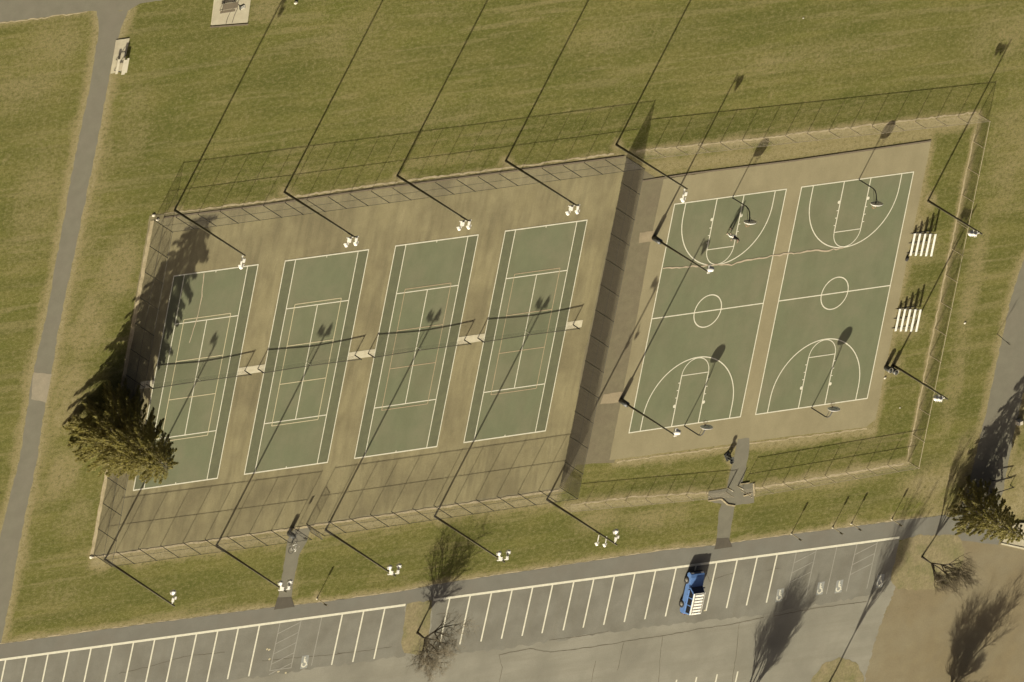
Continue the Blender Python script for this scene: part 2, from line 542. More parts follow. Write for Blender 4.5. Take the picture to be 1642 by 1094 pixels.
def grass_material():
    m = bpy.data.materials.new('mown_grass')
    m.use_nodes = True
    nt = m.node_tree
    N, L = nt.nodes, nt.links
    b = N['Principled BSDF']
    b.inputs['Roughness'].default_value = .95
    b.inputs['Specular IOR Level'].default_value = .1
    pos = N.new('ShaderNodeNewGeometry').outputs['Position']

    def noise(s, det, stretch=(1, 1, 1), ro=.6, rot=0):
        mp = N.new('ShaderNodeMapping')
        mp.inputs['Scale'].default_value = stretch
        mp.inputs['Rotation'].default_value = (0, 0, rot)
        L.new(pos, mp.inputs[0])
        n = N.new('ShaderNodeTexNoise')
        n.inputs['Scale'].default_value = s
        n.inputs['Detail'].default_value = det
        n.inputs['Roughness'].default_value = ro
        L.new(mp.outputs[0], n.inputs['Vector'])
        return n.outputs[0]

    def rng_(v, a, bb, c=0, d=1):
        r = N.new('ShaderNodeMapRange')
        for i, q in enumerate((a, bb, c, d)): r.inputs[i + 1].default_value = q
        L.new(v, r.inputs[0])
        return r.outputs[0]

    def mix(f, a, c, typ='MIX'):
        x = N.new('ShaderNodeMix')
        x.data_type = 'RGBA'; x.blend_type = typ
        if hasattr(f, 'is_output'): L.new(f, x.inputs[0])
        else: x.inputs[0].default_value = f
        for v, i in ((a, 6), (c, 7)):
            if hasattr(v, 'is_output'): L.new(v, x.inputs[i])
            else: x.inputs[i].default_value = (*v, 1)
        return x.outputs[2]

    def math_(op, a, c):
        x = N.new('ShaderNodeMath'); x.operation = op
        for v, i in ((a, 0), (c, 1)):
            if hasattr(v, 'is_output'): L.new(v, x.inputs[i])
            else: x.inputs[i].default_value = v
        return x.outputs[0]

    GREEN, GREEN2, OLIVE, TAN, PALE = (.104, .106, .021), (.078, .082, .016), (.142, .127, .036), (.205, .170, .074), (.29, .243, .130)
    c = mix(rng_(noise(.32, 5, (.55, 1.3, 1)), .36, .66), GREEN, OLIVE)
    c = mix(math_('MULTIPLY', rng_(noise(.11, 4, (.5, 1.6, 1)), .45, .65), .6), c, GREEN2)
    # mowing bands, faint and broken
    c = mix(math_('MULTIPLY', rng_(noise(.62, 3, (.05, 1, 1), rot=R(-1.5)), .47, .56), .5), c, GREEN2)
    c = mix(math_('MULTIPLY', rng_(noise(.9, 3, (.07, 1, 1)), .54, .64), .45), c, TAN)
    c = mix(math_('MULTIPLY', rng_(noise(.07, 5, (1, 1, 1), .65), .48, .66), .5), c, OLIVE)
    c = mix(math_('MULTIPLY', rng_(noise(.5, 4, (1, 1, 1), .7), .60, .72), .55), c, TAN)
    at = N.new('ShaderNodeAttribute'); at.attribute_name = 'lush'
    c = mix(math_('MULTIPLY', at.outputs['Fac'], .75), c, GREEN2)
    at = N.new('ShaderNodeAttribute'); at.attribute_name = 'dry'
    br = rng_(noise(2.6, 4, ro=.7), .25, .75, -.28, .28)
    dd = math_('ADD', at.outputs['Fac'], br)
    dd = math_('MULTIPLY', dd, math_('GREATER_THAN', at.outputs['Fac'], .02))
    c = mix(rng_(dd, .12, .72), c, TAN)
    c = mix(rng_(dd, .72, 1.12, 0, .75), c, PALE)
    # clumps and blades
    cl = noise(2.3, 5, (.8, 1.3, 1), .8)
    c = mix(math_('MULTIPLY', rng_(cl, .50, .70), .80), c, TAN)
    c = mix(math_('MULTIPLY', rng_(cl, .49, .30), .80), c, (.058, .055, .014))
    sp = noise(5.5, 3, (1, 1, 1), .85)
    c = mix(math_('MULTIPLY', rng_(sp, .60, .74), .75), c, PALE)
    fi = rng_(noise(10, 3, ro=.85), .28, .72, .55, 1.45)
    cc = N.new('ShaderNodeCombineColor')
    for k in range(3): L.new(fi, cc.inputs[k])
    c = mix(1.0, c, cc.outputs[0], 'MULTIPLY')
    L.new(c, b.inputs['Base Color'])
    bp = N.new('ShaderNodeBump')
    bp.inputs['Distance'].default_value = .04
    bp.inputs['Strength'].default_value = .8
    L.new(noise(6.0, 5, ro=.75), bp.inputs['Height'])
    L.new(bp.outputs[0], b.inputs['Normal'])
    return m


M['grass'] = grass_material()
me.materials.append(M['grass'])
lawn = bpy.data.objects.new('grass_lawn', me)
COL.objects.link(lawn)
tag(lawn, 'mown olive grass worn tan along paths and fences', 'lawn', kind='structure')


# ------------------------------------------------------------------ sheets laid on the ground
def rough_edge(pts, amp, seg=.5, seed=0):
    r = random.Random(seed)
    out = []
    n = len(pts)
    for i in range(n):
        a, b = Vector(pts[i][:2]), Vector(pts[(i + 1) % n][:2])
        L_ = (b - a).length
        k = max(1, int(L_ / seg))
        d = (b - a) / k
        nrm = Vector((-d.y, d.x)).normalized() if d.length > 1e-6 else Vector((0, 0))
        for j in range(k):
            p = a + d * j
            if j: p = p + nrm * r.uniform(-amp, amp)
            out.append((p.x, p.y))
    return out


def sheet(name, px, z, m, label=None, cat=None, kind='structure', amp=0.0, parent=None, thick=None, world_pts=False, seg=.5):
    pts = [tuple(p[:2]) for p in px] if world_pts else W2(px)
    if amp: pts = rough_edge(pts, amp, seg, seed=len(name) + len(px))
    area = sum(a[0] * b[1] - b[0] * a[1] for a, b in zip(pts, pts[1:] + pts[:1]))
    if area < 0: pts = pts[::-1]
    mb = MB()
    if thick: mb.prism(pts, z - thick, z)
    else: mb.poly([(x, y, z) for x, y in pts])
    o = mb.build(name, m, parent, tri=True)
    if not parent: tag(o, label, cat, kind=kind)
    return o


sheet('asphalt_road', [(-80, -60), (300, -60), (262, 0), (224, 6), (206, 17), (155, 18), (140, 18), (60, 29), (0, 36), (-80, 46)], .008, M['path'],
      'grey asphalt road crossing the top left corner', 'road', amp=.05)
foot = sheet('asphalt_path', PATH_L + PATH_R[::-1], .006, M['path'], 'long grey asphalt path running down the left lawn', 'path', amp=.09)
sheet('concrete_patch', [(54, 597), (83, 600), (74, 646), (50, 640)], .012, mat('worn_path_patch', (.25, .21, .13), (.2, .17, .105), 1, .9, .003, 8, fine=.2),
      parent=foot, amp=.08)
sheet('asphalt_path', RP_L + RP_R[::-1], .006, M['path'], 'grey asphalt path along the right edge beyond the low fence', 'path', amp=.1)
lot = sheet('parking_lot', [(-80, 1065), (0, 1056), (650, 968), (695, 960), (1442, 860), (1445, 935), (1420, 980), (1390, 1094), (1350, 1230), (-120, 1240)], .008,
            M['asphalt'], 'faded asphalt parking lot with white stall lines', 'parking lot', amp=.06)
sheet('asphalt_walkway', GRASS_S + [(1560, 818), (1605, 862), (1600, 874), (1535, 866), (1444, 866), (696, 964), (650, 972), (0, 1061), (-80, 1072)], .014,
      M['walk'], 'darker asphalt walkway between the lawn and the parking stalls', 'walkway', amp=.04)
sheet('gravel_yard', [(1437, 940), (1540, 862), (1604, 871), (1700, 885), (1800, 1000), (1700, 1250), (1340, 1250), (1386, 1094), (1408, 1010)], .0125,
      M['dirt'], 'bare brown gravel yard in the lower right corner', 'yard', amp=.16, seg=.22)
for pts, lab in (([(652, 969), (693, 962), (690, 1000), (686, 1038), (672, 1050), (648, 1047), (643, 1030), (648, 1000)], 'small worn grass island round the tree between the stalls'),
                 ([(1443, 868), (1470, 858), (1535, 858), (1547, 880), (1538, 925), (1500, 946), (1440, 945), (1428, 930), (1436, 895)], 'worn grass island with a bare tree at the end of the stalls'),
                 ([(1300, 1092), (1318, 1066), (1345, 1054), (1372, 1062), (1385, 1085), (1380, 1130), (1290, 1140)], 'worn grass island cut by the bottom edge of the picture')):
    sheet('planting_island', pts, .018, M['mulch'], lab, 'island', amp=.12)

# --- court slabs
t_slab = sheet('tennis_slab', [(240, 346), (400, 329), (608, 299), (817, 272), (1003, 249), (1008, 256), (978, 375), (934, 582), (903, 788), (660, 818), (400, 856), (146, 892)], .020,
               M['tennis_slab'], 'stained brown paved surround of the four tennis courts', 'paving', thick=.1, amp=.04)
sheet('court_apron', [(1006, 254), (1050, 285), (1066, 284), (1060, 420), (1025, 600), (985, 742), (925, 745), (905, 775), (900, 770), (934, 582), (978, 375)], .016,
      M['apron'], 'dark brown asphalt strip between the tennis fence and basketball courts', 'paving', amp=.05)
b_slab = sheet('basketball_slab', [(1064, 287), (1270, 257), (1493, 224), (1490, 240), (1410, 640), (1404, 672), (1388, 685), (1240, 703), (977, 738), (1005, 596), (1043, 388)], .024,
               M['ball_slab'], 'tan paved surround of the two basketball courts', 'paving', thick=.1, amp=.03)
for px in ([(1026, 373), (1050, 370), (1047, 387), (1024, 390)], [(968, 632), (1000, 628), (997, 645), (962, 648)]):
    sheet('base_patch', px, .027, mat('pole_base_patch', (.27, .215, .12), (.22, .175, .095), 1, .9, .002, 8, fine=.15), parent=b_slab, amp=.05)
for a, b_, w, z in ((NW_, SW_, .42, .026), (SW_, SE_, .22, .026)):
    A, Bp = G(*a), G(*b_)
    d = (Bp - A).normalized(); nrm = Vector((-d.y, d.x, 0))
    off = -nrm * .25 if a == NW_ else -nrm * .35
    pts = [A + off + nrm * w / 2, Bp + off + nrm * w / 2, Bp + off - nrm * w / 2, A + off - nrm * w / 2]
    sheet('edging', pts, .05, M['kerb'], parent=t_slab, world_pts=True, amp=.06, thick=.04)
# dark edge board along the north side of both slabs
for pts in (W2([(262, 349), (400, 332), (608, 302), (817, 275), (1000, 251)]), W2([(1030, 290), (1110, 278), (1270, 258), (1492, 226)])):
    mb = MB()
    for a, b_ in zip(pts[:-1], pts[1:]):
        d = (Vector(b_) - Vector(a)).normalized(); n_ = Vector((-d.y, d.x)) * .09
        mb.prism([(a[0] - n_.x, a[1] - n_.y), (b_[0] - n_.x, b_[1] - n_.y), (b_[0] + n_.x, b_[1] + n_.y), (a[0] + n_.x, a[1] + n_.y)], 0, .06)
    mb.build('edge_board', M['weather_wood'], t_slab if pts[0][0] < 20 else b_slab)


# ------------------------------------------------------------------ tennis courts
CW, CL, YM = 10.97, 23.77, 11.885
XC = (0.0, 14.51, 29.05, 43.63)


def quad_mesh(name, w, l, m):
    return MB().poly([(-w / 2, -l / 2, 0), (w / 2, -l / 2, 0), (w / 2, l / 2, 0), (-w / 2, l / 2, 0)]).mesh(name, m)


_qc = {}


def bar(name, x0, y0, x1, y1, z, w, m, parent):
    """straight painted bar between two points, in the parent's coordinates"""
    L_ = math.hypot(x1 - x0, y1 - y0)
    key = (round(L_, 3), w, m.name)
    if key not in _qc: _qc[key] = quad_mesh(name, w, L_, m)
    return put(name, _qc[key], parent, ((x0 + x1) / 2, (y0 + y1) / 2, z), math.atan2(y1 - y0, x1 - x0) - math.pi / 2)


ORD = ('first', 'second', 'third', 'fourth', 'fifth')
LW = .10
side = ['leftmost tennis court, shaded at one corner by the big conifer', 'second tennis court from the left, its inner lines yellowish cream',
        'third tennis court from the left', 'rightmost tennis court, next to the dark slatted fence']
courts = []
for k, x in enumerate(XC):
    c = MB().poly([(0, 0, 0), (CW, 0, 0), (CW, CL, 0), (0, CL, 0)]).build('tennis_court', M['court_green'], loc=(x, 0, .028))
    tag(c, 'faded green ' + side[k], 'tennis court', 'tennis courts in a row', 'structure')
    courts.append(c)
    for sx in (0, CW - 1.37):
        MB().poly([(sx, 0, 0), (sx + 1.37, 0, 0), (sx + 1.37, CL, 0), (sx, CL, 0)]).build('alley', M['alley_green'], c, loc=(0, 0, .003))
    z = .007
    for yy in (0, CL): bar('baseline', -LW / 2, yy, CW + LW / 2, yy, z + .002, LW * 1.25, M['line'], c)
    for xx in (0, CW): bar('doubles_sideline', xx, 0, xx, CL, z, LW, M['line'], c)
    for xx in (1.37, CW - 1.37): bar('singles_sideline', xx, 0, xx, CL, z, LW, M['line'], c)
    for yy in (YM - 6.4, YM + 6.4): bar('service_line', 1.37, yy, CW - 1.37, yy, z + .002, LW, M['line'], c)
    bar('centre_service_line', CW / 2, YM - 6.4, CW / 2, YM + 6.4, z + .004, LW, M['line'], c)
    for yy in (0.12, CL - .12): bar('centre_mark', CW / 2, yy - .1, CW / 2, yy + .1, z + .004, LW, M['line'], c)
    pm = (M['line_pale'], M['line_pale'], M['line_tan'], M['line_tan'])[k]
    pw = (.09, .09, .08, .08)[k]
    px0, px1 = CW / 2 - 3.05, CW / 2 + 3.05
    for yy in (YM - 6.78, YM + 6.78): bar('pickleball_baseline', px0, yy, px1, yy, z + .006, pw, pm, c)
    for yy in (YM - 2.13, YM + 2.13): bar('pickleball_kitchen_line', px0, yy, px1, yy, z + .006, pw, pm, c)
    for xx in (px0, px1): bar('pickleball_sideline', xx, YM - 6.78, xx, YM + 6.78, z + .008, pw, pm, c)


def ribbon(name, px, w, z, m, parent, jitter=.0, seed=1, origin=(0, 0)):
    r = random.Random(seed)
    pts = [Vector(p) for p in W2(px)]
    fin = []
    for a, b_ in zip(pts[:-1], pts[1:]):
        k = max(1, int((b_ - a).length / .45))
        for j in range(k):
            q = a.lerp(b_, j / k)
            fin.append(q + Vector((r.uniform(-jitter, jitter), r.uniform(-jitter, jitter))))
    fin.append(pts[-1])
    mb = MB()
    Lp, Rp = [], []
    for i, q in enumerate(fin):
        d = (fin[min(i + 1, len(fin) - 1)] - fin[max(i - 1, 0)]).normalized()
        ww = w * r.uniform(.55, 1.2) / 2 if jitter else w / 2
        n_ = Vector((-d.y, d.x)) * ww
        Lp.append((q.x + n_.x - origin[0], q.y + n_.y - origin[1], z)); Rp.append((q.x - n_.x - origin[0], q.y - n_.y - origin[1], z))
    nn = len(fin)
    mb.v = Rp + Lp
    mb.f = [(i, i + 1, nn + i + 1, nn + i) for i in range(nn - 1)]
    return mb.build(name, m, parent)


ribbon('crack_patch', [(327, 438), (323, 475), (317, 505), (303, 550)], .11, .017, M['patch_tan'], courts[0], .04, 3)
# net pads between the courts
padx = [(-1.75, -.04), (CW + .04, XC[1] - .04), (XC[1] + CW + .04, XC[2] - .04), (XC[2] + CW + .04, XC[3] - .04), (XC[3] + CW + .04, XC[3] + CW + 2.15)]
for a, b_ in padx:
    sheet('net_post_pad', [(a, YM - .42), (b_, YM - .42), (b_, YM + .40), (a, YM + .40)], .034, M['pad'], parent=t_slab, world_pts=True, amp=.02)


# nets
def net_mesh():
    mb = MB()
    xs = np.arange(-.85, CW + .86, .062)
    top = lambda x: .914 + .156 * abs((x - CW / 2) / (CW / 2 + .91)) ** 1.3
    for x in xs: mb.tube((x, 0, .03), (x, 0, top(x)), .002, n=3, cap=False)
    for h in np.arange(.06, .9, .062):
        for q in range(8):
            xa, xb = -.88 + q * (CW + 1.76) / 8, -.88 + (q + 1) * (CW + 1.76) / 8
            mb.tube((xa, 0, h * top(xa) / .95), (xb, 0, h * top(xb) / .95), .002, n=3, cap=False)
    return mb.mesh('net', M['net_black'])


def band_mesh():
    mb = MB()
    top = lambda x: .914 + .156 * abs((x - CW / 2) / (CW / 2 + .91)) ** 1.3
    q = 14
    for k in range(q):
        xa, xb = -.9 + k * (CW + 1.8) / q, -.9 + (k + 1) * (CW + 1.8) / q
        mb.poly([(xa, -.02, top(xa) - .07), (xb, -.02, top(xb) - .07), (xb, -.02, top(xb) + .01), (xa, -.02, top(xa) + .01)])
        mb.poly([(xb, .02, top(xb) - .07), (xa, .02, top(xa) - .07), (xa, .02, top(xa) + .01), (xb, .02, top(xb) + .01)])
        mb.poly([(xa, -.02, top(xa) + .01), (xb, -.02, top(xb) + .01), (xb, .02, top(xb) + .01), (xa, .02, top(xa) + .01)])
    return mb.mesh('top_band', M['net_band'])


nm_, bm_ = net_mesh(), band_mesh()
post_ = MB().tube((0, 0, 0), (0, 0, 1.08), .06, n=10).tube((0, 0, 1.08), (0, 0, 1.11), .065, n=10).mesh('post', M['dark_steel'])
crank_ = MB().box((0, -.08, .8), (.05, .1, .12)).tube((0, -.13, .8), (0, -.13, .62), .012, n=6).mesh('crank', M['dark_steel'])
strap_ = MB().box((0, 0, .46), (.06, .02, .9)).mesh('centre_strap', M['line'])
for k, x in enumerate(XC):
    e = empty('tennis_net', (x, YM, .034))
    tag(e, 'black tennis net with posts strung across the ' + ('leftmost', 'second', 'third', 'rightmost')[k] + (' tennis court' if k in (0, 3) else ' tennis court from the left'),
        'tennis net', 'tennis nets')
    put('net', nm_, e); put('top_band', bm_, e); put('centre_strap', strap_, e, (CW / 2, 0, .0))
    for sx in (-.91, CW + .91):
        p = put('post', post_, e, (sx, 0, 0)); put('crank', crank_, p)

# ------------------------------------------------------------------ basketball courts
BX = ((66.31, 81.54), (83.63, 99.06))
BY0, BY1 = -1.66, 24.23
BL = .115


def arc_pts(cx, cy, r, a0, a1, n=40):
    return [(cx + r * math.cos(a0 + (a1 - a0) * i / n), cy + r * math.sin(a0 + (a1 - a0) * i / n)) for i in range(n + 1)]


def arc(name, pts, w, z, m, parent, closed=False):
    mb = MB()
    n = len(pts)
    Lp, Rp = [], []
    for i in range(n):
        a = Vector(pts[max(i - 1, 0)] if not closed else pts[i - 1]); b_ = Vector(pts[min(i + 1, n - 1)] if not closed else pts[(i + 1) % n])
        d = (b_ - a).normalized()
        nn = Vector((-d.y, d.x)) * w / 2
        Lp.append((pts[i][0] + nn.x, pts[i][1] + nn.y, z)); Rp.append((pts[i][0] - nn.x, pts[i][1] - nn.y, z))
    mb.v = Rp + Lp
    mb.f = [(i, (i + 1) % n, n + (i + 1) % n, n + i) for i in range(n if closed else n - 1)]
    return mb.build(name, m, parent)


bcourts = []
for k, (xa, xb) in enumerate(BX):
    w, l = xb - xa, BY1 - BY0
    c = MB().poly([(0, 0, 0), (w, 0, 0), (w, l, 0), (0, l, 0)]).build('basketball_court', M['court_green'], loc=(xa, BY0, .030))
    tag(c, ('green basketball court nearer the tennis courts, with a player on it', 'green basketball court on the right, beside the bleachers')[k],
        'basketball court', 'basketball courts side by side', 'structure')
    bcourts.append(c)
    z = .005
    for yy in (0, l): bar('baseline', -BL / 2, yy, w + BL / 2, yy, z + .002, BL, M['line'], c)
    for xx in (0, w): bar('sideline', xx, 0, xx, l, z, BL, M['line'], c)
    bar('half_court_line', 0, l / 2, w, l / 2, z + .002, BL, M['line'], c)
    arc('centre_circle', arc_pts(w / 2, l / 2, 1.83, 0, 2 * math.pi, 48)[:-1], BL, z + .004, M['line'], c, True)
    for s, yb in ((1, 0), (-1, l)):
        r3 = 6.1
        cy = yb + s * 1.6
        a = arc_pts(w / 2, cy, r3, 0, math.pi)
        pts = [(w / 2 + r3, yb)] + [(x, cy + s * (y - cy)) for x, y in a] + [(w / 2 - r3, yb)]
        arc('three_point_line', pts, BL, z + .006, M['line'], c)
        for xx in (w / 2 - 1.83, w / 2 + 1.83): bar('lane_line', xx, yb, xx, yb + s * 5.8, z + .004, BL, M['line'], c)
        bar('free_throw_line', w / 2 - 1.83, yb + s * 5.8, w / 2 + 1.83, yb + s * 5.8, z + .008, BL * .8, M['line'], c)
        pts = [(x, yb + s * 5.8 + s * (y - 0)) for x, y in [(w / 2 + 1.83 * math.cos(t), 1.83 * math.sin(t)) for t in np.linspace(0, math.pi, 25)]]
        arc('free_throw_arc', pts, BL * .8, z + .010, M['line'], c)
        for sx in (-1, 1):
            dsk = [(w / 2 + sx * 2.0 + .19 * math.cos(t), yb + s * 2.35 + .19 * math.sin(t), z + .012) for t in np.linspace(0, 2 * math.pi, 14)[:-1]]
            MB().poly(dsk).build('lane_block', M['line'], c)
            for q in (3.3, 4.15, 5.0):
                bar('lane_mark', w / 2 + sx * 1.83, yb + s * q, w / 2 + sx * 2.1, yb + s * q, z + .012, .09, M['line'], c)
ribbon('crack_patch', [(1062, 431), (1110, 427), (1146, 425), (1172, 425), (1182, 420), (1205, 416), (1240, 410), (1262, 407), (1283, 406), (1300, 402), (1325, 402), (1352, 397)],
       .17, .052, M['patch_tan'], b_slab, .08, 5)


# ------------------------------------------------------------------ chain-link fences
def link_mesh(L_, H, pitch, r, m):
    """diamond wire fabric, L_ long (x) and H high: straight wires of both diagonals, clipped to the bay"""
    mb = MB()
    for s in (1, -1):
        c = -H if s > 0 else 0
        end = L_ if s > 0 else L_ + H
        while c < end:
            if s > 0:
                a = max(0, -c); b_ = min(H, L_ - c)
                if b_ > a + .02: mb.tube((c + a, r * .7, a), (c + b_, r * .7, b_), r, n=3, cap=False)
            else:
                a = max(0, c - L_); b_ = min(H, c)
                if b_ > a + .02: mb.tube((c - a, -r * .7, a), (c - b_, -r * .7, b_), r, n=3, cap=False)
            c += pitch
    return mb.mesh('wire_mesh', m)


_fm = {}


def fence(a, b_, H, bays, pole_m, wire_m, label, group, mid=False, r_post=.04, pitch=.075, r_wire=.0013, slats=False, end_post=True, base_rail=False, gap=()):
    A, Bp = G(*a), G(*b_)
    v = Bp - A
    L_ = v.length
    az = math.atan2(v.y, v.x)
    e = empty('chain_link_fence', (A.x, A.y, 0), az)
    tag(e, label, 'fence', group)
    bl = L_ / bays
    kp = ('post', H, r_post, pole_m.name)
    if kp not in _fm:
        _fm[kp] = MB().tube((0, 0, 0), (0, 0, H + .04), r_post, n=8).tube((0, 0, H + .04), (0, 0, H + .09), r_post * 1.15, r_post * .5, n=8).mesh('post', pole_m)
    km = ('mesh', round(bl, 3), H, wire_m.name)
    if km not in _fm: _fm[km] = link_mesh(bl - .06, H - .08, pitch, r_wire, wire_m)
    kr = ('rail', round(bl, 3), pole_m.name)
    if kr not in _fm: _fm[kr] = MB().tube((0, 0, 0), (bl, 0, 0), r_post * .62, n=6).mesh('top_rail', pole_m)
    if slats:
        ks = ('slats', round(bl, 3), H)
        if ks not in _fm:
            mb = MB()
            r = random.Random(4)
            x = .06
            while x < bl - .1:
                wd = r.uniform(.045, .062)
                t0 = r.uniform(.02, .12)
                mb.box((x, 0, (H - .1 + t0) / 2), (wd, .004, H - .1 - t0))
                x += .098
            _fm[ks] = mb.mesh('privacy_slats', M['slat'])
    for i in range(bays + 1):
        if i == bays and not end_post: continue
        put('post', _fm[kp], e, (i * bl, 0, 0))
    for i in range(bays):
        if i in gap: continue
        put('wire_mesh', _fm[km], e, (i * bl + .03, 0, .04))
        put('top_rail', _fm[kr], e, (i * bl, 0, H))
        if mid: put('mid_rail', _fm[kr], e, (i * bl, .02, H * .5), scale=(1, .8, .8))
        if base_rail: put('bottom_rail', _fm[kr], e, (i * bl, 0, .06), scale=(1, .7, .7))
        if slats:
            o = put('privacy_slats', _fm[ks], e, (i * bl, .012, 0)); o['kind'] = 'stuff'
    return e


TG = 'tall chain-link fence round the tennis courts'
fence(NW_, NE_, 3.05, 22, M['dark_steel'], M['mesh_dark'], 'tall dark chain-link fence between the tennis courts and the open field', TG, True, .036)
fence(SW_, (470, 846), 3.05, 9, M['dark_steel'], M['mesh_dark'], 'tall dark chain-link fence left of the bicycle, facing the parking lot', TG, True, .036)
fence((491, 840), SE_, 3.05, 12, M['dark_steel'], M['mesh_dark'], 'tall dark chain-link fence right of the tennis gate, facing the parking lot', TG, True, .036)
fence(NW_, SW_, 3.05, 13, M['dark_steel'], M['mesh_dark'], 'tall dark chain-link fence under the big conifer at the left of the tennis courts', TG, True, .036, r_wire=.0017)
fence(NE_, SE_, 3.05, 13, M['dark_steel'], M['mesh_dark'], 'tall fence with brown privacy slats between tennis and basketball courts', TG, True, .036, slats=True)
BG = 'low galvanised fence round the basketball courts'
fence(BN[0], BN[1], 1.8, 16, M['galv'], M['wire_galv'], 'low pale chain-link fence along the field side of the basketball courts', BG, False, .04, .075, .0017)
fence(BE[0], BE[1], 1.8, 13, M['galv'], M['wire_galv'], 'low pale chain-link fence behind the bleachers', BG, False, .045, .075, .0017)
fence(BS1[0], BS1[1], 1.8, 8, M['galv'], M['wire_galv'], 'low pale chain-link fence right of the footpath cross, facing the parking lot', BG, True, .04, .075, .0017)
fence(BS2[0], BS2[2], 1.25, 8, M['galv'], M['wire_galv'], 'lowest chain-link fence, left of the footpath cross below the basketball courts', BG, False, .035, .075, .0017)
# open gate leaf at the tennis entrance
g = empty('gate_leaf', tuple(G(491, 841)), R(-52))
tag(g, 'narrow dark chain-link gate standing open at the tennis entrance', 'gate')
mb = MB()
for x in (0.06, 1.15): mb.tube((x, 0, .05), (x, 0, 2.1), .025, n=6)
for z in (.08, 1.1, 2.1): mb.tube((.06, 0, z), (1.15, 0, z), .022, n=6)
mb.build('gate_frame', M['dark_steel'], g)
put('wire_mesh', link_mesh(1.05, 2.0, .075, .0035, M['mesh_dark']), g, (.08, 0, .08))


# ------------------------------------------------------------------ light poles
def flood_meshes():
    rx = Matrix.Rotation(R(55), 3, 'X')
    drum = MB().lathe([(.06, .30), (.15, .27), (.21, .12), (.27, -.10), (.285, -.16), (.27, -.165)], 18, M=rx).mesh('lamp_housing', M['white_metal'], True)
    lens = MB().lathe([(.26, -.155), (.24, -.175), (.05, -.185)], 18, M=rx).mesh('lens', M['lamp_glass'], True)
    yoke = MB().box((0, 0, 0), (.64, .05, .05)).box((-.31, -.12, -.05), (.03, .26, .06)).box((.31, -.12, -.05), (.03, .26, .06)).mesh('yoke', M['white_metal'])
    bal = MB().box((0, 0, 0), (.22, .46, .20)).mesh('ballast_box', M['white_metal'], bevel=.03)
    return drum, lens, yoke, bal


DRUM, LENS, YOKE, BALLAST = flood_meshes()


def floodlight(parent, loc, rz=0, sc=1.0):
    o = put('floodlight', YOKE, parent, loc, rz, (sc,) * 3)
    put('lamp_housing', DRUM, o, (0, -.22, -.1))
    put('lens', LENS, o, (0, -.22, -.1))
    return o


def make_light(kind, H):
    e = empty('light_pole')
    rb = .135 if kind != 'ball' else .125
    MB().tube((0, 0, -.3), (0, 0, H), rb, rb * .68, n=12).build('pole', M['wood_pole'], e, True)
    zc = H - .35
    if kind == 'double':
        MB().box((0, -.13, zc), (1.5, .10, .12)).build('crossarm', M['white_metal'], e)
        for s in (-1, 1):
            MB().box((s * .56, -.40, zc + .02), (.13, .55, .10)).build('arm', M['white_metal'], e)
            floodlight(e, (s * .62, -.72, zc + .02), 0, .88)
            put('ballast_box', BALLAST, e, (s * .40, -.36, zc + .16))
    elif kind == 'single':
        MB().box((0, -.66, zc), (.12, 1.1, .10)).build('arm', M['white_metal'], e)
        floodlight(e, (.12, -1.15, zc))
        put('ballast_box', BALLAST, e, (.16, -.62, zc + .15))
        put('ballast_box', BALLAST, e, (-.14, -.80, zc + .15), 0, (.7, .7, .7))
    elif kind == 'ball':
        MB().box((0, -.34, zc), (.10, .5, .10)).build('arm', M['white_metal'], e)
        floodlight(e, (0, -.42, zc), 0, 1.45)
        MB().tube((0, 0, .0), (0, 0, 1.15), .30, .28, n=14).build('base_wrap', M['barrel'], e, True)
    elif kind == 'ball_twin':
        MB().box((0, -.55, zc), (.10, .9, .10)).build('arm', M['white_metal'], e)
        floodlight(e, (-.05, -.95, zc), 0, 1.2)
        floodlight(e, (.10, -.40, zc), 0, 1.05)
    return e


HT, HB = 11.62, 8.84
proto = {k: make_light(k, HB if k.startswith('ball') else HT) for k in ('double', 'single', 'ball', 'ball_twin')}
used = set()


def place_light(kind, px, rz, label, group):
    o = proto[kind] if kind not in used else copy_tree(proto[kind])
    used.add(kind)
    p = G(*px)
    o.location = (p.x, p.y, .02)
    o.rotation_euler = (0, 0, rz)
    return tag(o, label, 'light pole', group)


for i, p in enumerate(LIGHT_N):
    k = 'single' if i in (0, 4) else 'double'
    place_light(k, p, 0, 'tall dark wooden floodlight pole, ' + ('leftmost', 'second from the left', 'middle one', 'fourth from the left', 'rightmost')[i] +
                ' of the five along the field edge', 'floodlight poles beside the tennis courts')
for i, p in enumerate(LIGHT_S):
    k = 'single' if i in (0, 4) else 'double'
    o = place_light(k, p, math.pi, 'tall dark wooden floodlight pole, ' + ('leftmost', 'second from the left', 'middle one', 'fourth from the left', 'rightmost')[i] +
                    ' of the five on the parking-lot side', 'floodlight poles beside the tennis courts')
    if i == 4:
        for z, dx in ((9.0, .30), (9.5, -.35)):
            MB().box((dx, .40, z), (.07, .8, .07)).build('arm', M['white_metal'], o)
            f = floodlight(o, (dx, .85, z), math.pi, .75)
place_light('ball', (1048, 381), R(90), 'dark wooden light pole with one white lamp, upper of two at the left basketball sideline', 'light poles beside the basketball courts')
place_light('ball', (995, 642), R(90), 'dark wooden light pole with one white lamp, lower of two at the left basketball sideline', 'light poles beside the basketball courts')
place_light('ball_twin', (1488, 322), R(-90), 'dark wooden light pole with two lamps, above the upper bleachers', 'light poles beside the basketball courts')
place_light('ball_twin', (1433, 586), R(-90), 'dark wooden light pole with two lamps, beside the trash barrels', 'light poles beside the basketball courts')


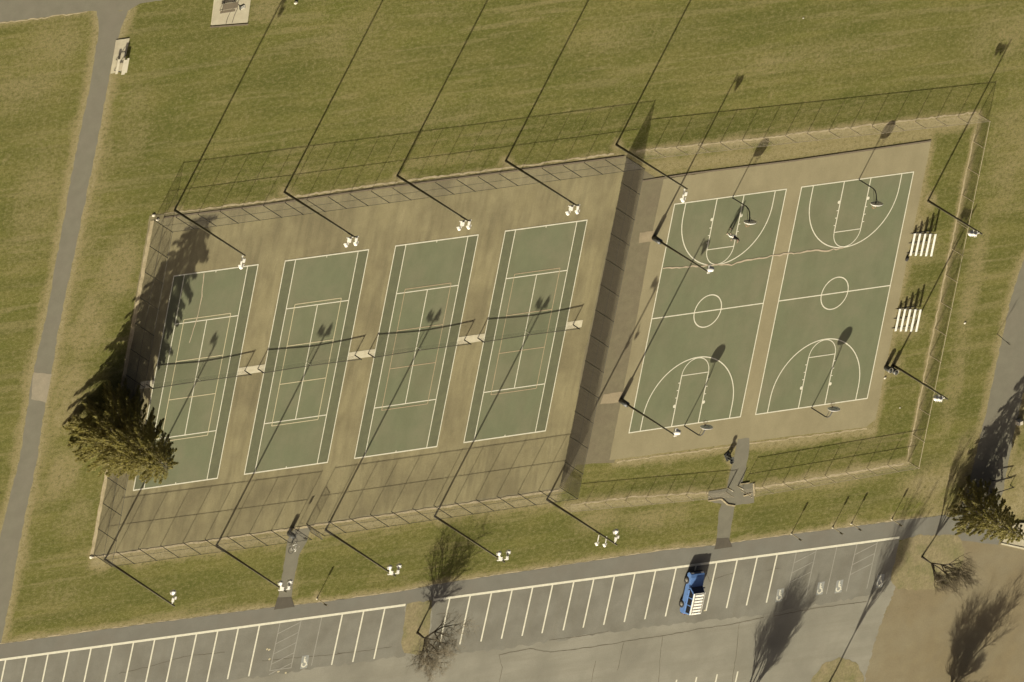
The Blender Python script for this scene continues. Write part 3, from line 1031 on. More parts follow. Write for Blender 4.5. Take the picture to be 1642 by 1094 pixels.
# ------------------------------------------------------------------ basketball hoops
def make_hoop():
    e = empty('basketball_hoop')
    pts = [(0, 0, 0), (0, 0, 1.4), (0, 0, 2.35), (0, .12, 2.72), (0, .42, 2.98), (0, .85, 3.12), (0, 1.32, 3.18)]
    MB().path(pts, [.065] * 3 + [.06] * 4, 10).build('gooseneck_post', M['dark_steel'], e, True)
    MB().tube((0, .05, 2.45), (0, 1.3, 2.88), .025, n=6).tube((-.25, 1.28, 3.35), (0, .75, 3.1), .02, n=6).tube((.25, 1.28, 3.35), (0, .75, 3.1), .02, n=6).build('brace', M['dark_steel'], e)
    # fan-shaped board: flat bottom corners, arched top
    out = [(-.42, 2.90), (.42, 2.90), (.60, 3.0), (.69, 3.2), (.69, 3.42)]
    out += [(.69 * math.cos(t), 3.42 + .38 * math.sin(t)) for t in np.linspace(0, math.pi, 15)[1:-1]]
    out += [(-.69, 3.42), (-.69, 3.2), (-.60, 3.0)]
    mb = MB()
    n = len(out)
    mb.v = [(x, 1.33, z) for x, z in out] + [(x, 1.39, z) for x, z in out]
    mb.f = [tuple(range(n)), tuple(range(2 * n - 1, n - 1, -1))] + [(i, n + i, n + (i + 1) % n, (i + 1) % n) for i in range(n)]
    bd = mb.build('backboard', M['board'], e, tri=True)
    mb = MB()
    for z in (3.08, 3.48): mb.box((0, 1.394, z), (.59, .006, .05))
    for x in (-.27, .27): mb.box((x, 1.394, 3.28), (.05, .006, .35))
    mb.build('target_square', M['grey_mark'], bd)
    # lip round the rear edge of the cast board
    mb = MB()
    for i in range(n):
        a, b_ = out[i], out[(i + 1) % n]
        mb.tube((a[0], 1.31, a[1]), (b_[0], 1.31, b_[1]), .045, n=6, cap=False)
    mb.build('rear_lip', M['white_metal'], bd)
    mb = MB()
    for i in range(20):
        t0, t1 = 2 * math.pi * i / 20, 2 * math.pi * (i + 1) / 20
        mb.tube((.23 * math.cos(t0), 1.77 + .23 * math.sin(t0), 3.05), (.23 * math.cos(t1), 1.77 + .23 * math.sin(t1), 3.05), .012, n=6, cap=False)
    mb.box((0, 1.46, 3.04), (.14, .15, .03))
    mb.build('rim', M['orange'], e)
    mb = MB()
    for i in range(12):
        t = 2 * math.pi * i / 12
        for dt in (.26, -.26):
            a = (.225 * math.cos(t), 1.77 + .225 * math.sin(t), 3.045)
            b_ = (.17 * math.cos(t + dt), 1.77 + .17 * math.sin(t + dt), 2.85)
            c_ = (.13 * math.cos(t), 1.77 + .13 * math.sin(t), 2.65)
            mb.tube(a, b_, .005, n=3, cap=False).tube(b_, c_, .005, n=3, cap=False)
    mb.build('hoop_net', M['line'], e)
    return e


hp = make_hoop()
for i, (px, rz, lab) in enumerate((((1174, 317), math.pi, 'gooseneck basketball hoop at the field end of the left court, above the player'),
                                   ((1377, 288), math.pi, 'gooseneck basketball hoop at the field end of the right court'),
                                   ((1097, 683), 0, 'gooseneck basketball hoop at the parking-lot end of the left court'),
                                   ((1301, 654), 0, 'gooseneck basketball hoop at the parking-lot end of the right court'))):
    o = hp if i == 0 else copy_tree(hp)
    p = G(*px)
    o.location = (p.x, p.y, .026)
    o.rotation_euler = (0, 0, rz)
    tag(o, lab, 'basketball hoop', 'basketball hoops')


# ------------------------------------------------------------------ bleachers
def make_bleacher():
    e = empty('bleachers')
    L_ = 2.55
    seat = MB().box((0, 0, 0), (.26, L_, .045)).mesh('seat_plank', M['alu'], bevel=.01)
    footm = MB().box((0, 0, 0), (.22, L_, .035)).mesh('foot_plank', M['alu_dull'], bevel=.008)
    for i in range(5):
        put('seat_plank', seat, e, (i * .555, 0, .38 + i * .19))
        if i: put('foot_plank', footm, e, (i * .555 - .30, 0, .02 + i * .19))
    for y in (-1.1, 0, 1.1):
        mb = MB()
        mb.tube((-.1, y, .03), (2.35, y, .03), .03, n=6)
        mb.tube((-.05, y, .14), (2.3, y, .95), .03, n=6)
        for i in range(5):
            mb.tube((i * .555, y, .03), (i * .555, y, .355 + i * .19), .025, n=6)
            mb.tube((i * .555 - .33, y, .005 + max(i, .3) * .19), (i * .555 + .05, y, .005 + max(i, .3) * .19), .02, n=6)
        mb.build('trestle', M['alu_dull'], e)
    MB().tube((2.22, -1.1, .06), (2.22, 1.1, 1.05), .018, n=6).tube((2.22, 1.1, .06), (2.22, -1.1, 1.05), .018, n=6).build('cross_brace', M['alu_dull'], e)
    return e


bl = make_bleacher()
for i, (px, lab) in enumerate((((1460, 390), 'five-row white aluminium bleachers nearer the field, beside the right basketball court'),
                               ((1436, 511), 'five-row white aluminium bleachers nearer the trash barrels, beside the right basketball court'))):
    o = bl if i == 0 else copy_tree(bl)
    p = G(*px)
    o.location = (p.x, p.y, 0)
    tag(o, lab, 'bleachers', 'bleachers')


# ------------------------------------------------------------------ parking lines
def lot_bar(name, a, b_, w, m, z=.018):
    A, Bp = G(*a), G(*b_)
    return bar(name, A.x, A.y, Bp.x, Bp.y, z, w, m, lot)


def line_y(x):
    return 1058 + (970 - 1058) * x / 650 if x < 670 else 962 + (862 - 962) * (x - 695) / (1442 - 695)


lot_bar('front_line', (-60, 1066.5), (650, 970), .26, M['line'], .022)
lot_bar('front_line', (695, 962), (1442, 862), .26, M['line'], .022)
DV = Vector((-.0245, -1)).normalized()


def stall(x, ln, m, w=.19):
    a = G(x, line_y(x) + 1)
    bar('stall_line', a.x, a.y, a.x + DV.x * ln, a.y + DV.y * ln, .018, w, m, lot)


for x in (-25, 9, 43, 77, 111, 146, 180, 214, 248, 282, 315, 349, 382, 416, 549, 583, 617): stall(x, 5.75, M['line'])
for x in (721, 754, 788, 821, 854, 886, 920, 952, 985, 1018, 1051, 1084, 1116, 1149, 1182, 1214, 1246): stall(x, 5.55, M['line'])
for x in (449, 483, 516, 1277, 1309, 1342, 1374, 1407): stall(x, 5.5, M['line_faint'], .12)
for x in (1085, 1117, 1150, 1183): 
    a = G(x, 1098 - (x - 1085) * .135 - 8)
    bar('stall_line', a.x, a.y, a.x + DV.x * 5, a.y + DV.y * 5, .018, .19, M['line'], lot)
for x0_, x1_ in ((449, 483), (1277, 1309), (1374, 1407)):
    n_ = 5 if x0_ == 449 else 3
    for q in range(n_):
        t0 = .35 + q * 1.15
        a = G(x1_, line_y(x1_)) + Vector((DV.x, DV.y, 0)) * t0
        b_ = G(x0_, line_y(x0_)) + Vector((DV.x, DV.y, 0)) * (t0 + 1.0)
        bar('hatch_line', a.x, a.y, b_.x, b_.y, .02, .11, M['line_faint'], lot)
a = G(449, line_y(449)); b_ = G(483, line_y(483))
bar('hatch_line', a.x + DV.x * 5.5, a.y + DV.y * 5.5, b_.x + DV.x * 5.5, b_.y + DV.y * 5.5, .023, .11, M['line_faint'], lot)
M['stall_strip'] = mat('darker_asphalt_stalls', (.168, .157, .112), (.146, .136, .096), .5, .92, .004, 10, (.6, 1.2, 1),
                       big=((.118, .107, .072), .25, .85), fine=.2, streak=((.135, .12, .078), (1.4, .15, 1), .6, .5))
sheet('stall_strip', [(-60, 1067), (0, 1059), (650, 971), (650, 1052), (400, 1087), (0, 1140), (-60, 1150)], .011, M['stall_strip'], parent=lot, amp=.18)
sheet('stall_strip', [(692, 963), (1442, 863), (1432, 925), (1418, 950), (1230, 985), (980, 1013), (800, 1042), (690, 1052)], .011, M['stall_strip'], parent=lot, amp=.18)
for px, w in ((GRASS_S[1:-1], .20), ([(262, 344), (400, 326), (608, 296), (817, 269), (985, 247)], .24), ([(1020, 243), (1220, 222), (1566, 180)], .2), ([(1562, 215), (1455, 735)], .18),
              ([(1450, 744), (1196, 786)], .26), ([(1140, 790), (1018, 797), (915, 810)], .22), ([(990, 741), (1240, 707), (1390, 688)], .16), ([(0, 37), (60, 30), (140, 19)], .12)):
    ribbon('worn_edge', px, w, .009, M['kerb'], lawn, .09, int(px[0][0]) + 3)
for k, px in enumerate(([(880, 1027), (940, 1019), (976, 1012)], [(883, 1046), (960, 1036), (1030, 1024), (1062, 1020), (1126, 1008), (1180, 1000), (1225, 990)],
                        [(190, 1080), (235, 1070), (300, 1052), (360, 1046)], [(540, 1048), (590, 1043), (628, 1037)], [(1000, 1030), (994, 1060), (990, 1075)],
                        [(1062, 1020), (1058, 1060), (1056, 1094)], [(1185, 1000), (1180, 1050), (1174, 1094)], [(420, 1060), (470, 1055), (510, 1052), (548, 1048)],
                        [(1116, 934), (1134, 922), (1138, 932), (1180, 917)], [(800, 1050), (850, 1040), (883, 1046)], [(1240, 988), (1310, 975), (1390, 965)],
                        [(700, 985), (720, 983)], [(1230, 915), (1250, 911)], [(955, 1060), (950, 1080), (948, 1100)], [(800, 1095), (805, 1070), (800, 1050)])):
    ribbon('crack', px, .07, .016, M['crack'], lot, .05, 20 + k)


# wheelchair symbols
def symbol_mesh():
    mb = MB()
    z = .004

    def strip(p, w):
        for a, b_ in zip(p[:-1], p[1:]):
            d = (Vector(b_) - Vector(a)).normalized()
            n_ = Vector((-d.y, d.x)) * w / 2
            mb.poly([(a[0] - n_.x, a[1] - n_.y, z), (b_[0] - n_.x, b_[1] - n_.y, z), (b_[0] + n_.x, b_[1] + n_.y, z), (a[0] + n_.x, a[1] + n_.y, z)][::1])

    strip([(.30 * math.cos(t) - .02, -.22 + .30 * math.sin(t)) for t in np.linspace(R(150), R(395), 22)], .15)
    mb.poly([(-.04 + .10 * math.cos(t), .56 + .10 * math.sin(t), z) for t in np.linspace(0, 2 * math.pi, 12)[:-1]])
    strip([(-.06, .44), (-.02, .02), (.20, .02)], .17)
    strip([(-.05, .25), (.20, .22)], .08)
    strip([(.20, .02), (.34, -.38), (.44, -.34)], .10)
    return mb.mesh('wheelchair_symbol', M['line'])


SYM = symbol_mesh()
FIELD = MB().poly([(-.46, -.72, 0), (.48, -.72, 0), (.48, .78, 0), (-.46, .78, 0)]).mesh('symbol_field', M['blue_paint'])
for px in ((488, 1062), (1250, 955), (1315, 944), (1345, 941), (1411, 932)):
    p = G(*px)
    f = put('symbol_field', FIELD, lot, (p.x, p.y, .019), R(1.5))
    put('wheelchair_symbol', SYM, f, (0, 0, 0))
for px in ((1130, 979), (431, 1042), (428, 1041), (432, 1057), (446, 1077), (458, 1079)):
    p = G(*px)
    r = random.Random(px[0])
    pts = [(p.x + r.uniform(.1, .22) * math.cos(t), p.y + r.uniform(.06, .14) * math.sin(t), .02) for t in np.linspace(0, 2 * math.pi, 8)[:-1]]
    MB().poly(pts).build('paint_spot', M['line_pale'], lot)

# ------------------------------------------------------------------ footpaths to the courts
tp = sheet('tennis_footpath', [(470, 850), (492, 843), (497, 850), (492, 868), (480, 888), (469, 940), (467, 960), (445, 961), (450, 939), (458, 884), (461, 866)], .024, M['path'],
           'short concrete footpath leading from the walkway to the tennis gate', 'path', amp=.05)
sheet('asphalt_ramp', [(445, 958), (467, 957), (472, 973), (439, 978)], .028, M['dark_patch'], parent=tp, amp=.05)
bp_ = sheet('basketball_footpath', [(1183, 704), (1201, 702), (1201, 722), (1195, 757), (1189, 778), (1208, 774), (1209, 806), (1178, 810), (1176, 822), (1169, 866), (1149, 868),
                                    (1152, 822), (1157, 808), (1135, 804), (1136, 788), (1165, 783), (1174, 745)], .026, M['path'],
            'cross-shaped footpath from the walkway to the basketball courts', 'path', amp=.05)
sheet('asphalt_ramp', [(1149, 863), (1168, 862), (1174, 877), (1145, 881)], .030, M['dark_patch'], parent=bp_, amp=.05)
for a, b_ in (((1135, 803), (1156, 800)), ((1156, 800), (1166, 809)), ((1166, 809), (1178, 811)), ((1187, 776), (1201, 774)), ((1192, 795), (1203, 792)), ((1208, 775), (1209, 795))):
    A, Bp = G(*a), G(*b_)
    v = Bp - A
    MB().box((v.length / 2, 0, .05), (v.length, .14, .11)).build('timber_edging', M['kerb'], bp_, loc=(A.x, A.y, .0), rz=math.atan2(v.y, v.x))
for i, px in enumerate(((1167, 782), (1183, 779))):
    e = empty('bollard', tuple(G(*px)))
    MB().tube((0, 0, 0), (0, 0, .95), .075, n=10).lathe([(.075, .95), (.05, 1.0), (.01, 1.01)], 10).build('post', M['galv'], e, True)
    MB().tube((0, 0, .78), (0, 0, .88), .08, n=10).build('band', M['white_metal'], e)
    tag(e, ('pale steel bollard on the left of the basketball footpath', 'pale steel bollard on the right of the basketball footpath')[i], 'bollard', 'bollards at the footpath')

# concrete pads in the upper left, lower right
sheet('picnic_pad', [(186, 64), (207.5, 61), (196, 114), (177, 118)], .06, M['concrete'], 'narrow pale concrete pad beside the left path', 'concrete pad', thick=.08)
tpad = sheet('shelter_pad', [(346, -25), (405, -32), (396, 35.5), (338, 40)], .12, M['concrete'], 'wide pale concrete pad at the top edge of the lawn', 'concrete pad', thick=.14)
A, Bp = G(337, 42), G(397, 37.5)
v = Bp - A
MB().box((v.length / 2, -.06, .06), (v.length, .16, .14)).build('timber_edging', M['weather_wood'], tpad, loc=(A.x, A.y, 0), rz=math.atan2(v.y, v.x))
for k, px in enumerate(([(361, 38), (364, 28), (369, 17)], [(371, 36), (375, 24), (380, 12)])): ribbon('joint', px, .09, .125, M['crack'], tpad, .03, 40 + k)
cp = sheet('corner_slab', [(1603, 872), (1626, 838), (1720, 838), (1720, 898), (1642, 881)], .16, M['concrete'], 'raised pale concrete slab at the right edge by the gravel yard', 'concrete pad', thick=.2)
A, Bp = G(1603, 872), G(1720, 897)
v = Bp - A
MB().box((v.length / 2, .10, .09), (v.length, .16, .24)).build('lip', M['pad'], cp, loc=(A.x, A.y, .0), rz=math.atan2(v.y, v.x))


def picnic_table(loc, rz, label, top_m, bench_m, L_=1.8, top_w=.62):
    e = empty('picnic_table', loc, rz)
    tag(e, label, 'picnic table')
    n = 4
    w = top_w / n
    pm = MB().box((0, 0, 0), (L_, w - .012, .045)).mesh('top_plank', top_m)
    for i in range(n): put('top_plank', pm, e, (0, (i - (n - 1) / 2) * w, .75))
    bm2 = MB().box((0, 0, 0), (L_, .13, .045)).mesh('bench_plank', bench_m)
    for s in (-1, 1):
        for q in (0, 1): put('bench_plank', bm2, e, (0, s * (top_w / 2 + .30 + q * .142), .44))
    for x in (-L_ * .36, L_ * .36):
        mb = MB()
        for s in (-1, 1): mb.tube((x, s * (top_w / 2 + .38), 0), (x, s * .18, .72), .035, n=6)
        mb.tube((x, -(top_w / 2 + .5), .39), (x, top_w / 2 + .5, .39), .03, n=6)
        mb.tube((x, -top_w / 2 + .04, .70), (x, top_w / 2 - .04, .70), .03, n=6)
        mb.build('leg_frame', M['dark_steel'], e)
    return e


p = G(191, 102, .06)
picnic_table((p.x + .1, p.y - .1, .06), R(90), 'pale plank picnic table on the narrow pad beside the left path', M['pale_wood'], M['pale_wood'], 1.6, .44)
p = G(362, 8, .12)
picnic_table((p.x, p.y + .2, .12), R(2), 'dark weathered picnic table on the wide pad at the top edge', M['weather_wood'], M['weather_wood'], 1.9, .66)
# grill on the wide pad
p = G(380, 6, .12)
e = empty('park_grill', (p.x, p.y, .12), R(20))
tag(e, 'dark pedestal grill on the wide pad at the top edge', 'grill')
MB().tube((0, 0, 0), (0, 0, .75), .05, n=8).build('pedestal', M['barrel'], e)
MB().box((0, 0, .78), (.6, .45, .04)).box((-.29, 0, .88), (.03, .45, .2)).box((.29, 0, .88), (.03, .45, .2)).box((0, .21, .88), (.6, .03, .2)).build('firebox', M['barrel'], e)
mb = MB()
for i in range(9): mb.tube((-.26 + i * .065, -.24, .93), (-.26 + i * .065, .2, .93), .008, n=4)
mb.build('grate', M['alu_dull'], e)


# ------------------------------------------------------------------ small street furniture
def sign(px, label, H=1.75, two=False, rz=0):
    p = G(*px)
    e = empty('parking_sign', (p.x, p.y, 0), rz)
    tag(e, label, 'sign', 'accessible parking signs')
    MB().box((0, 0, H / 2), (.08, .06, H)).build('post', M['galv'], e)
    pl = MB().box((0, -.03, H - .24), (.30, .012, .46)).build('plate', M['sign_back'], e, bevel=.004)
    MB().box((0, -.0385, H - .24), (.27, .004, .43)).build('sign_face', M['sign_blue'], pl)
    mb = MB()
    zc = H - .28
    for t0, t1 in zip(np.linspace(R(150), R(395), 14)[:-1], np.linspace(R(150), R(395), 14)[1:]):
        a = (.06 * math.cos(t0), -.042, zc - .05 + .06 * math.sin(t0)); b2 = (.06 * math.cos(t1), -.042, zc - .05 + .06 * math.sin(t1))
        mb.tube(a, b2, .010, n=4)
    mb.tube((0, -.042, zc + .08), (0, -.042, zc), .012, n=4).tube((0, -.042, zc), (.05, -.042, zc), .012, n=4).tube((.05, -.042, zc), (.08, -.042, zc - .09), .012, n=4)
    mb.lathe([(.001, -.004), (.022, 0), (.001, .004)], 8, (0, -.042, zc + .12), Matrix.Rotation(R(90), 3, 'X'))
    mb.build('wheelchair_symbol', M['white_metal'], pl)
    MB().tube((0, 0, -.02), (0, 0, .14), .11, .08, n=10).build('footing', M['stone'], e)
    return e


sign((508, 960), 'accessible parking sign on a post, alone near the tennis footpath')
sign((1269, 856), 'accessible parking sign on a post, leftmost of four at the right stalls')
sign((1335, 846), 'accessible parking sign on a post, second of four at the right stalls')
sign((1365, 840), 'accessible parking sign on a post, third of four at the right stalls')
sign((1430, 833), 'accessible parking sign on a post, rightmost of four, near the island')


def barrel(px, label, z=0.0, lid=True, H=.88, r=.29):
    p = G(*px)
    e = empty('trash_barrel', (p.x, p.y, z))
    tag(e, label, 'trash barrel', 'trash barrels')
    MB().lathe([(r * .96, 0), (r * .96, .02), (r, .04), (r, H * .32), (r * 1.04, H * .34), (r, H * .36), (r, H * .64), (r * 1.04, H * .66), (r, H * .68), (r, H)], 18).build('drum', M['barrel'], e, True)
    MB().lathe([(r * 1.05, H - .03), (r * 1.06, H + .02), (r * .9, H + .03), (r * .88, H - .1)], 18).build('rim', M['barrel_lid'] if lid else M['barrel'], e, True)
    MB().lathe([(r * .86, H - .16), (r * .5, H - .10), (.02, H - .12)], 14).build('liner', M['cloth_dark'], e, True)
    return e


barrel((1420, 589), 'dark steel trash barrel with pale rim, at the edge of the court slab')
barrel((1429, 592), 'dark steel trash barrel with pale rim, close against the light pole')
barrel((463, 855), 'black steel trash barrel beside the bicycle at the tennis gate', .024, False)

# drinking fountain with two bowls
p = G(1166, 732)
e = empty('drinking_fountain', (p.x, p.y, 0), R(-55))
tag(e, 'dark two-bowl drinking fountain on bare soil beside the basketball footpath', 'drinking fountain')
MB().box((0, 0, .05), (1.0, .6, .1)).build('base', M['barrel'], e)
for dx, h in ((-.22, 1.02), (.28, .80)):
    o = MB().lathe([(.15, .1), (.12, .2), (.11, h - .22), (.14, h - .15)], 12, (dx, 0, 0)).build('pedestal', M['barrel'], e, True)
    MB().lathe([(.10, h - .16), (.22, h - .12), (.27, h), (.25, h + .005), (.20, h - .06), (.03, h - .08)], 16, (dx, -.08, 0)).build('bowl', M['barrel'], o, True)
    MB().tube((dx, .10, h - .04), (dx, .08, h + .07), .02, n=6).tube((dx, .08, h + .07), (dx, .0, h + .09), .015, n=6).build('spout', M['alu_dull'], o)
MB().box((.03, .1, .55), (.42, .12, .5)).build('back_panel', M['barrel'], e)

# bicycle by the tennis gate
p = G(466, 873)
e = empty('bicycle', (p.x, p.y, .026), R(74))
tag(e, 'pale-framed bicycle parked on the footpath at the tennis gate', 'bicycle')
for x in (-.52, .53):
    mb = MB()
    for i in range(24):
        t0, t1 = 2 * math.pi * i / 24, 2 * math.pi * (i + 1) / 24
        mb.tube((x + .33 * math.cos(t0), 0, .345 + .33 * math.sin(t0)), (x + .33 * math.cos(t1), 0, .345 + .33 * math.sin(t1)), .022, n=6, cap=False)
    w_ = mb.build('wheel', M['tyre'], e)
    mb = MB().tube((x, -.05, .345), (x, .05, .345), .025, n=8)
    for i in range(14):
        t = 2 * math.pi * i / 14
        mb.tube((x, 0, .345), (x + .31 * math.cos(t), 0, .345 + .31 * math.sin(t)), .003, n=3)
    mb.build('spokes', M['alu_dull'], w_)
fr = MB()
bb_, st, hd, rr, ff = (-.08, 0, .29), (-.22, 0, .80), (.36, 0, .84), (-.52, 0, .345), (.53, 0, .345)
for a, b2, r in ((bb_, st, .022), (bb_, (.40, 0, .70), .025), (st, hd, .022), (bb_, rr, .014), (st, rr, .014), (hd, (.40, 0, .68), .024), ((.40, 0, .68), ff, .018)): fr.tube(a, b2, r, n=8)
fr.build('frame', M['bike_white'], e, True)
MB().path([(.14, -.28, .98), (.30, -.22, 1.0), (.34, 0, .98), (.30, .22, 1.0), (.14, .28, .98)], [.014] * 5, 6).tube((.34, 0, .98), (.36, 0, .84), .016, n=6).build('handlebar', M['alu_dull'], e, True)
MB().prism([(-.36, -.08), (-.12, -.025), (-.08, 0), (-.12, .025), (-.36, .08), (-.40, 0)], .92, .97).tube((-.235, 0, .8), (-.25, 0, .93), .014, n=6).build('saddle', M['white_metal'], e, bevel=.008)
MB().lathe([(.09, -.01), (.09, .01)], 14, (-.08, .05, .29), Matrix.Rotation(R(90), 3, 'X')).box((-.08, .10, .16), (.10, .06, .02)).box((-.08, -.10, .42), (.10, .06, .02)).tube((-.08, .08, .29), (-.08, .08, .16), .01, n=4).tube((-.08, -.08, .29), (-.08, -.08, .42), .01, n=4).build('crankset', M['alu_dull'], e)
MB().tube((-.15, 0, .28), (-.25, .24, .01), .012, n=6).build('kickstand', M['alu_dull'], e)

# notice board post at the gate
p = G(473, 853)
e = empty('notice_sign', (p.x, p.y, .024), R(8))
tag(e, 'small rules sign on a thin post at the tennis gate', 'sign')
MB().tube((0, 0, 0), (0, 0, 1.95), .025, n=8).build('post', M['dark_steel'], e)
MB().box((0, .03, 1.72), (.36, .015, .42)).build('plate', M['sign_back'], e, bevel=.004)

# barrier rails across the right-hand path
for px0, px1, lab in (((1586, 768), (1617, 763), 'dark steel pipe rail across the right path, upper one'), ((1587, 789), (1621, 778), 'dark steel pipe rail across the right path, nearer the conifer')):
    A, Bp = G(*px0), G(*px1)
    v = Bp - A
    e = empty('pipe_rail', (A.x, A.y, 0), math.atan2(v.y, v.x))
    tag(e, lab, 'rail', 'pipe rails')
    MB().tube((0, 0, .55), (v.length, 0, .55), .05, n=8).build('bar', M['dark_steel'], e)
    for x in (.1, v.length - .1): MB().tube((x, 0, 0), (x, 0, .56), .05, n=8).build('post', M['dark_steel'], e)
# utility box at the right edge
p = G(1632, 676)
e = empty('utility_box', (p.x, p.y, 0), R(12))
tag(e, 'small pale utility box on the grass at the right edge', 'utility box')
MB().box((0, 0, .04), (.75, .6, .08)).build('plinth', M['concrete'], e)
MB().box((0, 0, .32), (.6, .45, .48)).build('cabinet', M['stone'], e, bevel=.03)
MB().box((.0, -.232, .32), (.5, .012, .38)).build('door', M['stone'], e, bevel=.004)
# stray stones and litter
for px, s, lab in (((474, 4), .2, 'pale stone lying in the grass at the top edge'), ((1288, 29), .09, 'small white scrap in the open field'),
                   ((1547, 518), .13, 'white scrap caught at the low fence behind the lower bleachers'), ((1419, 606), .13, 'white scrap on the soil below the trash barrels'),
                   ((1443, 654), .08, 'white scrap on the grass inside the lower right fence corner'), ((246, 345), .17, 'pale rock at the upper left fence corner'),
                   ((252, 352), .16, 'smaller pale rock just inside the upper left fence corner'), ((146, 893), .2, 'pale rock at the lower left fence corner')):
    p = G(*px)
    bm = bmesh.new()
    bmesh.ops.create_icosphere(bm, subdivisions=2, radius=1)
    r = random.Random(px[0])
    for vv in bm.verts:
        vv.co *= r.uniform(.8, 1.15)
        vv.co = Vector((vv.co.x * s * 1.3, vv.co.y * s, (vv.co.z * .55 + .3) * s))
    m2 = bpy.data.meshes.new('stone'); bm.to_mesh(m2); bm.free()
    m2.materials.append(M['stone'])
    o = bpy.data.objects.new('stone' if 'rock' in lab or 'stone' in lab else 'paper_scrap', m2); COL.objects.link(o)
    o.location = (p.x, p.y, .0)
    tag(o, lab, 'stone' if o.name.startswith('stone') else 'litter')
p = G(1453, 414)
e = empty('sports_bag', (p.x, p.y, .024), R(75))
tag(e, 'small dark sports bag on the slab edge below the upper bleachers', 'bag')
MB().lathe([(.08, -.28), (.15, -.24), (.16, 0), (.15, .24), (.08, .28)], 12, (0, 0, .15), Matrix.Rotation(R(90), 3, 'Y')).build('bag_body', M['cloth_dark'], e, True)
MB().path([(-.14, 0, .30), (-.08, 0, .40), (.08, 0, .40), (.14, 0, .30)], [.012] * 4, 6).build('handle', M['black_trim'], e)


